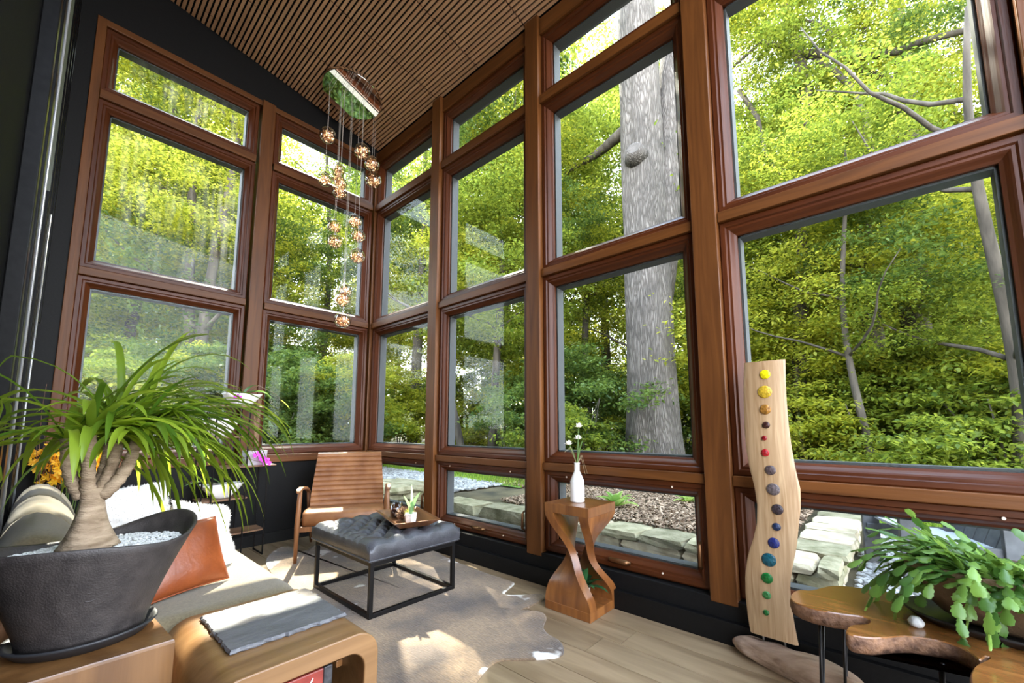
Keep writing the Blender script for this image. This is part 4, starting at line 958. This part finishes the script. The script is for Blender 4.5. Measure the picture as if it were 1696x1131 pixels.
def stone_wall(label, axis, a0, a1, b0, b1, z0, courses, seed, mats):
    r = random.Random(seed); t = thing('stone_wall', label, 'stone wall', ((b0+b1)/2 if axis == 'y' else a0, a0 if axis == 'y' else (b0+b1)/2, z0)); z = z0
    for ci, h in enumerate(courses):
        a = a0-r.uniform(0, .2) if ci else a0
        while a < a1-.05:
            ln = r.uniform(.28, .55); e = min(a+ln, a1); j = r.uniform(-.012, .012); oh = .03 if ci == len(courses)-1 else 0; s0 = max(a, a0)
            if e-s0 > .04:
                if axis == 'y': rock(t, b0+j-oh, b1+j, s0+.006, e-.006, z, z+h-.006, r.choice(mats), r)
                else: rock(t, s0+.006, e-.006, b0+j-oh, b1+j, z, z+h-.006, r.choice(mats), r)
            a = e
        z += h
stone_wall('low stacked limestone wall outside the third and fourth bays', 'y', -4.46, -1.95, .76, 1.10, .03, (.075, .085, .075), 1, [stone, stone, moss])
stone_wall('stacked limestone wall running away beside the white pebbles', 'x', 1.12, 4.4, -4.46, -4.12, .03, (.075, .085, .075), 2, [stone, stone, moss])
stone_wall('mossy stone block wall outside the corner window', 'x', .45, 1.25, .25, 1.25, .02, (.11, .12, .10), 3, [moss])
r_ = random.Random(9); k = 0
for (x0, x1, y0, y1, z) in ((.78, 1.5, -1.05, -.35, .23), (1.5, 2.1, -1.0, -.2, .235), (.80, 1.35, -1.9, -1.12, .245), (1.4, 2.0, -1.75, -1.1, .25), (1.3, 2.0, -.2, .5, .24)):
    k += 1; t = thing('stone_slab', ['flat stone slab nearest the mossy blocks outside', 'grey flat slab bordering the pebbles outside second bay', 'mossy flat slab at the front of the mulch outside', 'flat slab set in mulch behind the mossy one', 'flat slab farthest back beside the lawn'][k-1], 'slab', ((x0+x1)/2, (y0+y1)/2, .03))
    rock(t, x0, x1, y0, y1, .03, z, moss if k in (1, 3) else stone, r_)
def scatter(n, fn): return [fn(rng.uniform(), rng.uniform()) for _ in range(n)]
# mulch chips
ch = noisy('mulch_chip', (.10, .06, .04), (.36, .25, .17), 2, rough=.9, vary=.2)
def chips(pos, name, mat, ln=.05, wd=.018):
    n = len(pos); P = np.array(pos); a = rng.uniform(0, 6.28, n); tl = rng.normal(0, .35, n); l = rng.uniform(.4, 1.2, n)*ln; w_ = rng.uniform(.5, 1.2, n)*wd
    d = np.stack([np.cos(a), np.sin(a), tl], -1)*l[:, None]/2; s = np.stack([-np.sin(a), np.cos(a), rng.normal(0, .4, n)], -1)*w_[:, None]/2; up = np.array([0, 0, .006])
    V = np.stack([P-d-s, P+d-s, P+d+s, P-d+s, P+up], 1).reshape(-1, 3); b_ = 5*np.arange(n)[:, None]
    F = np.concatenate([b_+np.array([q]) for q in ((0, 1, 4), (1, 2, 4), (2, 3, 4), (3, 0, 4))], 0)
    me = bpy.data.meshes.new(name); me.from_pydata(V.tolist(), [], F.tolist()); return link(name, me, mat)
def mulchmat():
    return leafmat('mulch_chips', (.09, .05, .03), (.42, .30, .21), 0.0, .9, spec=.1)
pos = []
while len(pos) < 26000:
    x, y = 1.14+abs(rng.normal(0, 2.6)), rng.uniform(-4.08, 0.2)
    if x < 8 and not (y > -1.1 and x < 2.2): pos.append((x, y, ground_z(x, y)+rng.uniform(.0, .03)))
tag(chips(pos, 'mulch', mulchmat()), 'brown bark mulch spread over the raised garden bed', 'mulch', kind='stuff')
pm2 = leafmat('pebble_mix', (.12, .115, .11), (.42, .41, .40), 0.0, .7)
pos = [(rng.uniform(.74, 3.2), rng.uniform(-6.6, -4.5), .035+rng.uniform(0, .02)) for _ in range(7000)]
tag(pebbles(pos, .015, .034, 'pebbles', pm2), 'white and grey pebbles beside the stone wall', 'pebbles', kind='stuff')
pos = [(rng.uniform(1.2, 2.2), rng.uniform(-.2, 3.2), 0) for _ in range(2600)]; pos = [(x, y, ground_z(x, y)+.02) for x, y, _ in pos]
tag(pebbles(pos, .02, .04, 'pebbles', pm2), 'grey pebble band in front of the lawn', 'pebbles', kind='stuff')
# lawn
gm = leafmat('grass', (.10, .22, .02), (.34, .46, .06), .45, .6)
def grass(pos, name):
    n = len(pos); P = np.array(pos); a = rng.uniform(0, 6.28, n); h = rng.uniform(.04, .10, n); s = np.stack([np.cos(a), np.sin(a), 0*a], -1)*.006; l = np.stack([rng.normal(0, .03, n), rng.normal(0, .03, n), h], -1)
    V = np.stack([P-s, P+s, P+l], 1).reshape(-1, 3); F = (3*np.arange(n)[:, None]+np.array([[0, 1, 2]])); me = bpy.data.meshes.new(name); me.from_pydata(V.tolist(), [], F.tolist()); return link(name, me, gm)
turf = noisy('turf', (.05, .10, .012), (.16, .26, .04), 6, rough=.95)
def patch(name, x0, x1, y0, y1, label, n):
    mb = MB(); mb.grid(lambda i, j: (lerp(x0, x1, i), lerp(y0, y1, j), ground_z(lerp(x0, x1, i), lerp(y0, y1, j))+.012), 16, 16); o = mb.build(name, turf, None, True); tag(o, label, 'lawn', kind='structure')
    pos = [(rng.uniform(x0, x1), rng.uniform(y0, y1), 0) for _ in range(n)]
    tag(grass([(x, y, ground_z(x, y)+.01) for x, y, _ in pos], 'grass'), label.replace('patch', 'grass blades'), 'grass', kind='stuff')
patch('lawn', 2.1, 7.5, -.6, 9.5, 'sunlit lawn patch outside the corner windows', 60000)
patch('lawn', 3.3, 6.0, -7.5, -4.55, 'lawn patch behind the dark garden chair', 16000)

o = MB().box(-14, 6, -24, -5.75, -.12, -.005).build('reflector', noisy('reflector_stone', (.13, .115, .095), (.19, .17, .14), 3, rough=.9)); tag(o, 'added unseen paved terrace behind the open side of the sunroom', 'reflector', kind='structure')  # unseen paving added to bounce light into the room
# leaf masses
LEAF_V = np.array([(0, 0, 0), (.30, .26, .05), (.62, .22, .03), (1, 0, -.10), (.62, -.22, .03), (.30, -.26, .05)]); LEAF_F = [(0, 1, 2), (0, 2, 3), (0, 3, 4), (0, 4, 5)]
def crown_mesh(name, n, rx, rz, leaf, clumps, seed, hollow=.25):
    g = np.random.default_rng(seed)
    c = g.normal(0, 1, (clumps, 3)); c /= np.linalg.norm(c, axis=1)[:, None]; c *= (g.uniform(hollow**3, 1, clumps)**(1/3))[:, None]
    c = c*np.array([rx, rx, rz]); cr = g.uniform(.22, .5, clumps)*rx*.75
    idx = g.integers(0, clumps, n); off_ = g.normal(0, .5, (n, 3))*np.array([1, 1, .38]); P = c[idx]+off_*cr[idx][:, None]
    az = g.uniform(0, 2*PI, n); el = g.normal(-.25, .4, n); d = np.stack([np.cos(az)*np.cos(el), np.sin(az)*np.cos(el), np.sin(el)], -1)
    nr = np.stack([g.normal(0, .45, n), g.normal(0, .45, n), np.ones(n)], -1); s = np.cross(nr, d); s /= np.linalg.norm(s, axis=1)[:, None]; nn = np.cross(d, s)
    L_ = leaf*g.uniform(.6, 1.25, n)[:, None, None]
    V = P[:, None, :]+L_*(LEAF_V[None, :, 0:1]*d[:, None, :]+LEAF_V[None, :, 1:2]*s[:, None, :]+LEAF_V[None, :, 2:3]*nn[:, None, :])
    F = (6*np.arange(n)[:, None, None]+np.array(LEAF_F)[None]).reshape(-1, 3); V = V.reshape(-1, 3)
    me = bpy.data.meshes.new(name); me.vertices.add(len(V)); me.vertices.foreach_set('co', V.ravel()); m = len(F)
    me.loops.add(m*3); me.loops.foreach_set('vertex_index', F.ravel()); me.polygons.add(m); me.polygons.foreach_set('loop_start', np.arange(m)*3); me.polygons.foreach_set('loop_total', np.full(m, 3)); me.update(); me.validate(); return me
LM = [leafmat('leaf_green', (.060, .105, .014), (.24, .285, .035), .55, .45, spec=.3), leafmat('leaf_yellowgreen', (.11, .155, .016), (.40, .405, .045), .6, .45, spec=.3), leafmat('leaf_deep', (.035, .078, .018), (.14, .195, .035), .45, .42, spec=.35)]
CR = []
for i in range(6):
    me = crown_mesh('foliage', 7200, 1.8, 1.45, .098, 46+6*i, 100+i); me.materials.append(LM[[0, 1, 0, 1, 2, 0][i]]); CR.append(me)
CS = []
for i in range(3):
    me = crown_mesh('foliage', 7000, 1.0, .75, .075, 40, 200+i); me.materials.append(LM[[2, 0, 1][i]]); CS.append(me)
barkm = noisy('grey_bark', (.035, .027, .020), (.115, .092, .072), 9, (1, 1, .16), .95, .9, 22)
def foliage(t, me, off_, sc, rz, nm='foliage'):
    o = link(nm, me, None, t); o.location = off_; o.scale = (sc, sc, sc*.95); o.rotation_euler = (0, 0, rz); tag(o, kind='stuff'); return o
R_ = random.Random(21)
def polar(px, D): 
    a = YAW+math.atan((px-CX)/FPX); return CAM[0]+D*math.sin(a), CAM[1]+D*math.cos(a)
def gz(x, y): return ground_z(x, y) if x > .12 else .02+.03*max(0, y-3)
def tree(label, px, D, h, tr, blobs, lean=0, group=None, name='tree', branches=4, cset=None):
    x, y = polar(px, D); z = gz(x, y)-.05; t = thing(name, label, 'tree', (x, y, z), 0, group)
    L_ = []; 
    for i in range(13):
        s = i/12; L_.append((lean*s*h*.25+.12*math.sin(s*5+px), .10*math.sin(s*6+px*.7), s*h*.92))
    MB().tube(L_, [tr*(1.25 if i == 0 else 1)*(1-.72*i/12) for i in range(13)], 10).build('trunk', barkm, t, True)
    for b_ in range(branches):
        i = R_.randint(4, 10); p = Vector(L_[i]); a = R_.uniform(0, 6.28); ln = R_.uniform(1.2, 2.6)
        q = [p]; d = Vector((math.cos(a), math.sin(a), .55))
        for s in range(6): q.append(q[-1]+d*ln/6); d = (d+Vector((R_.uniform(-.35, .35), R_.uniform(-.35, .35), R_.uniform(-.15, .25)))).normalized()
        MB().tube(q, [tr*.34*(1-.8*s/6) for s in range(7)], 6).build('branch', barkm, t, True)
    for (dx, dy, dz, sc) in blobs: foliage(t, R_.choice(cset or CR), (dx, dy, dz), sc, R_.uniform(0, 6.28))
    return t
def blobset(h0, h1, n, spread, s0, s1):
    return [(R_.uniform(-spread, spread), R_.uniform(-spread, spread), lerp(h0, h1, (i+R_.uniform(.2, .8))/n), R_.uniform(s0, s1)) for i in range(n)]
# the big oak
ox, oy = polar(1080, 7.6); oz = gz(ox, oy)-.1
t = thing('big_oak', 'massive grey-barked oak trunk close outside the third bay', 'tree', (ox, oy, oz))
def oakbark():
    m, t_, b = newmat('oak_bark'); N = t_.nodes.new; L = t_.links.new; tc = N('ShaderNodeTexCoord'); mp = N('ShaderNodeMapping'); mp.inputs['Scale'].default_value = (1, 1, .13); L(tc.outputs['Object'], mp.inputs[0])
    v = N('ShaderNodeTexVoronoi'); v.feature = 'DISTANCE_TO_EDGE'; v.inputs['Scale'].default_value = 34; n = N('ShaderNodeTexNoise'); n.inputs['Scale'].default_value = 5; n.inputs['Detail'].default_value = 6; L(mp.outputs[0], n.inputs['Vector'])
    ad = N('ShaderNodeMix'); ad.data_type = 'VECTOR'; ad.inputs[0].default_value = .2; L(mp.outputs[0], ad.inputs[4]); L(n.outputs['Color'], ad.inputs[5]); L(ad.outputs[1], v.inputs['Vector'])
    r = N('ShaderNodeValToRGB'); e = r.color_ramp.elements; e[0].position = .0; e[0].color = (.06, .048, .04, 1); e[1].position = .30; e[1].color = (.165, .14, .122, 1); L(v.outputs[0], r.inputs[0])
    n3 = N('ShaderNodeTexNoise'); n3.inputs['Scale'].default_value = 2.2; L(tc.outputs['Object'], n3.inputs['Vector']); mx = N('ShaderNodeMix'); mx.data_type = 'RGBA'; mx.blend_type = 'OVERLAY'; mx.inputs[0].default_value = .6; L(r.outputs[0], mx.inputs[6]); L(n3.outputs['Fac'], mx.inputs[7])
    L(mx.outputs[2], b.inputs['Base Color']); b.inputs['Roughness'].default_value = .95; bp = N('ShaderNodeBump'); bp.inputs['Strength'].default_value = 1; bp.inputs['Distance'].default_value = .035; L(v.outputs[0], bp.inputs['Height']); L(bp.outputs[0], b.inputs['Normal']); return m
OB = oakbark(); R = []
for i in range(60):
    s = i/59; z = s*11; r0 = .43+.20*math.exp(-z*2.2)-.010*z; ring = []
    for a in np.linspace(0, 2*PI, 65)[:-1]:
        q = 1+.035*math.sin(5*a+z*.4)+.05*math.exp(-z*1.5)*math.sin(7*a)+.05*nz(math.cos(a)*3, math.sin(a)*3, z*1.1); ring.append((r0*q*math.cos(a)-.05*s, r0*q*math.sin(a), z))
    R.append(ring)
MB().loft(R).build('trunk', OB, t, True)
L_ = [(.18, -.14, 3.2), (.26, -.22, 4.4), (.34, -.30, 5.6), (.5, -.42, 7.5), (.8, -.6, 10)]
MB().tube(L_, [.22, .30, .30, .27, .2], 24).build('second_stem', OB, t, True)
kd = (Vector(CAM)-Vector((ox, oy, 0))).normalized(); kz = 5.75
kv = Vector((kd.x, kd.y, .35)).normalized()-Vector((_r[0], _r[1], 0))*.25; kp = Vector((0, 0, kz))+Vector((kd.x, kd.y, 0))*.33-Vector((_r[0], _r[1], 0))*.12
MB().tube([kp-kv*.05, kp+kv*.08, kp+kv*.13], [.22, .16, .135], 20).build('cut_branch_stub', OB, t, True)
MB().tube([kp+kv*.128, kp+kv*.136], [.115, .112], 20).build('cut_face', noisy('cut_wood', (.06, .05, .042), (.11, .09, .078), 12, rough=.9, bump=.4), t)
for off_, sc in (((-1.2, 2.2, 8.8), .9), ((.5, 2.5, 7.0), .7), ((1.5, -2.2, 9.4), .8), ((.8, 3.4, 6.2), .6), ((.2, 1.8, 5.6), .5), ((-.8, 3.6, 7.6), .7), ((1.6, -2.6, 7.6), .6)): foliage(t, R_.choice(CR), off_, sc, R_.uniform(0, 6))
for ang, z0, ln in ((1.4, 6.6, 3.0),):
    q = [Vector((0, 0, z0))]; d = Vector((math.cos(ang), math.sin(ang), .22))
    for s in range(9): q.append(q[-1]+d*ln/9); d = (d+Vector((R_.uniform(-.2, .2), R_.uniform(-.2, .2), R_.uniform(-.22, .10)))).normalized()
    MB().tube(q, [.13*(1-.85*s/9) for s in range(10)], 8).build('limb', barkm, t, True)
# trees one can tell apart
tree('slim pale young tree with curved stem outside second bay', 762, 8.5, 6.5, .085, blobset(3.4, 6.4, 4, 1.1, .55, .8), -.5, branches=3)
tree('tall slender forked tree in the second bay view', 820, 9.2, 10, .10, blobset(5.0, 9.5, 5, 1.4, .6, .9), .15, branches=6)
tree('dark trunk leaning among leaves behind the disc board', 1470, 8.6, 7, .19, blobset(3.2, 5.6, 4, 1.6, .5, .75), .3, branches=5)
tree('thin brown sapling left of the dark leaning trunk', 1425, 7.4, 5.5, .06, blobset(2.6, 5.2, 4, 1.0, .5, .75), 0, branches=4)
tree('crooked pale tree at the right edge of the wide bay', 1665, 7.2, 6, .09, blobset(2.2, 4.6, 4, 1.2, .45, .6), -.6, branches=5)
tree('tall forked tree against the sky in the upper wide bay', 1545, 9.8, 13, .22, blobset(7.0, 12.0, 6, 2.0, .4, .6), -.1, branches=9)
tree('ivy-wrapped dark tree outside the corner bay', 690, 11, 11, .16, blobset(2.5, 10, 7, .9, .55, .8), 0, branches=4)
tree('dark slim tree seen through the dusty left pane', 330, 10.5, 10, .14, blobset(3, 9.5, 6, 1.5, .7, 1.0), .1, branches=5)
tree('tall leafy tree directly behind the massive oak', 1000, 15, 15, .2, blobset(3, 15, 11, 2.6, .85, 1.2), 0, branches=4)
tree('tall leafy tree filling the gap right of the oak', 1170, 16, 15, .2, blobset(3, 15, 10, 2.6, .85, 1.2), 0, branches=4)
def bayname(px):
    for lim, n_ in ((430, 'left bay of the end wall'), (612, 'right bay of the end wall'), (735, 'bay next to the corner'), (890, 'second bay of long wall'), (1175, 'third bay of long wall')):
        if px < lim: return n_
    return 'wide bay of long wall'
# the wood behind them: look-alikes
k = 0
for i, px in enumerate(np.linspace(-60, 1760, 17)):
    D = R_.uniform(10.5, 14); h = R_.uniform(8.5, 11.5)
    if px > 1150: h = R_.uniform(6.0, 8.6)
    if px < 560: h += 1.5
    if 480 < px < 820: D += 3.0
    px += R_.uniform(-30, 30)
    tree('nearer leafy woodland tree seen through the '+bayname(px), px, D, h, R_.uniform(.09, .16), blobset(1.6, h, 7, 2.0, .65, .95), R_.uniform(-.3, .3), 'nearer trees, '+bayname(px), branches=2)
for i, px in enumerate(np.linspace(-120, 1820, 17)):
    D = R_.uniform(18, 26); h = R_.uniform(10, 14.5)
    px += R_.uniform(-30, 30)
    tree('far background tree deep in the woods behind '+bayname(px), px, D, h, R_.uniform(.14, .24), blobset(1.6, h-1, 6, 2.8, 1.3, 1.8), 0, 'far trees, '+bayname(px), branches=1)
for i in range(30):
    px = lerp(60, 1780, i/29)+R_.uniform(-25, 25); D = R_.uniform(7.2, 10); 
    if 560 < px < 830: D = R_.uniform(10.5, 12.5)
    if 980 < px < 1190: D = R_.uniform(9.5, 11)
    x, y = polar(px, D); t = thing('shrub', 'low leafy understory shrub outside the '+bayname(px), 'shrub', (x, y, gz(x, y)-.02), 0, 'shrubs, '+bayname(px))
    for b_ in range(3): foliage(t, R_.choice(CS), (R_.uniform(-.7, .7), R_.uniform(-.7, .7), .55+b_*.55+R_.uniform(0, .3)), R_.uniform(.75, 1.15), R_.uniform(0, 6))
    for b_ in range(3): MB().tube([(0, 0, 0), (R_.uniform(-.2, .2), R_.uniform(-.2, .2), .6), (R_.uniform(-.5, .5), R_.uniform(-.5, .5), 1.4)], [.02, .014, .006], 5).build('stem', barkm, t, True)
# overhanging leafy limbs just outside the wide bay
for px, py, D, sc in ((1260, 120, 7.5, .75), (1380, 60, 7.0, .7), (1300, 300, 8.5, .7), (1450, 200, 8.4, .6), (1600, 60, 7.6, .7), (1250, 420, 8.2, .6)): pass
ob = thing('maple_tree', 'spreading tree whose limb crosses the upper wide bay', 'tree', (*polar(1330, 9.0), .3))
bx, by = ob.location.x, ob.location.y
def at_px(u_, v_, D): p = ray(u_, v_); return Vector(CAM+p*D/math.hypot(p[0], p[1]))-ob.location
MB().tube([(0, 0, 0), (.05, 0, 2.0), at_px(1330, 330, 9.0), at_px(1335, 150, 9.0), at_px(1322, 85, 9.0), at_px(1300, 0, 9.0), at_px(1285, -120, 9.0)], [.16, .13, .10, .095, .10, .09, .07], 10).build('trunk', barkm, ob, True)
for pts_, r0 in (([(1325, 90), (1375, 88), (1440, 92), (1490, 84), (1530, 68), (1600, 50), (1660, 25)], .085), ([(1345, 92), (1385, 120), (1415, 150), (1432, 190), (1445, 250)], .06), ([(1320, 80), (1260, 70), (1215, 110)], .05), ([(1225, 150), (1255, 195), (1267, 250), (1290, 290)], .05), ([(1420, 80), (1440, 30), (1455, -30)], .035)):
    n_ = len(pts_); MB().tube([at_px(u_, v_, 9.0-.15*i) for i, (u_, v_) in enumerate(pts_)], [r0*(1-.7*i/n_) for i in range(n_)], 7).build('limb', barkm, ob, True)
for u_, v_, D, sc in ((1240, 60, 8.6, .55), (1270, 200, 9.2, .55), (1390, 30, 9.2, .5), (1300, 320, 9.4, .55), (1480, 40, 8.8, .45), (1560, 10, 8.4, .45), (1370, 200, 9.6, .42), (1450, 290, 9.6, .45), (1210, 10, 8.8, .5), (1590, 110, 9.0, .35)): foliage(ob, R_.choice(CR), at_px(u_, v_, D), sc, R_.uniform(0, 6))

# hostas in the mulch
hl = leafmat('hosta_leaf', (.10, .22, .04), (.38, .48, .14), .4, .4)
for (px, py, lab, big) in ((1020, 840, 'yellow-green hosta in the mulch right of the white vase', 1.0), (1140, 832, 'small hosta at the right edge of third awning window', .7), (1000, 800, 'little yellow flowering plant in mulch behind the vase', .5)):
    p = onz(px, py, .26); t = thing('hosta', lab, 'plant', (p[0], p[1], ground_z(p[0], p[1])))
    for k in range(16): a = k*2.4; e = .45+.9*(k/16); blade(MB(), (0, 0, 0), (math.cos(a)*math.cos(e), math.sin(a)*math.cos(e), math.sin(e)), .30*big*(1-.3*k/16), .085*big, .7, 7, .2, shape='oval').build('leaf', hl, t, True)

# dark garden chair beyond the cactus
t = thing('garden_chair', 'dark slatted garden chair standing on the pebbles outside', 'chair', (1.75, -4.92, .05), math.radians(200))
dk = noisy('dark_composite', (.055, .055, .06), (.09, .09, .095), 20, rough=.6); gy = plain('sunlit_seat_slat', (.33, .34, .37), .6)  # seat slats painted paler than the frame to look sunlit
for k in range(5): 
    o = MB().box(-.30+k*.122, -.30+k*.122+.112, -.012, .012, 0, .48-.03*abs(k-2)).build('back_slat', dk, t, bevel=.004); o.location = (0, .26, .28); o.rotation_euler = (-.38, 0, 0)
for k in range(5): o = MB().box(-.30, .30, -.045, .045, -.01, .01).build('seat_slat', gy, t, bevel=.003); o.location = (0, .22-.10*k, .285+.022*k)
for s in (-1, 1):
    MB().box(s*.36-.06, s*.36+.06, -.34, .36, .52, .545).build('armrest', dk, t, bevel=.006)
    MB().box(s*.33-.02, s*.33+.02, -.30, -.19, 0, .52).build('leg', dk, t, bevel=.004); MB().box(s*.33-.02, s*.33+.02, .22, .32, 0, .52).build('leg', dk, t, bevel=.004)
    MB().box(s*.31-.015, s*.31+.015, -.28, .30, .24, .32).build('side_rail', dk, t, bevel=.004)
for v_ in (MB().box(-.3, .3, .33, .36, .50, .56),): v_.build('back_rail', dk, t, bevel=.004)
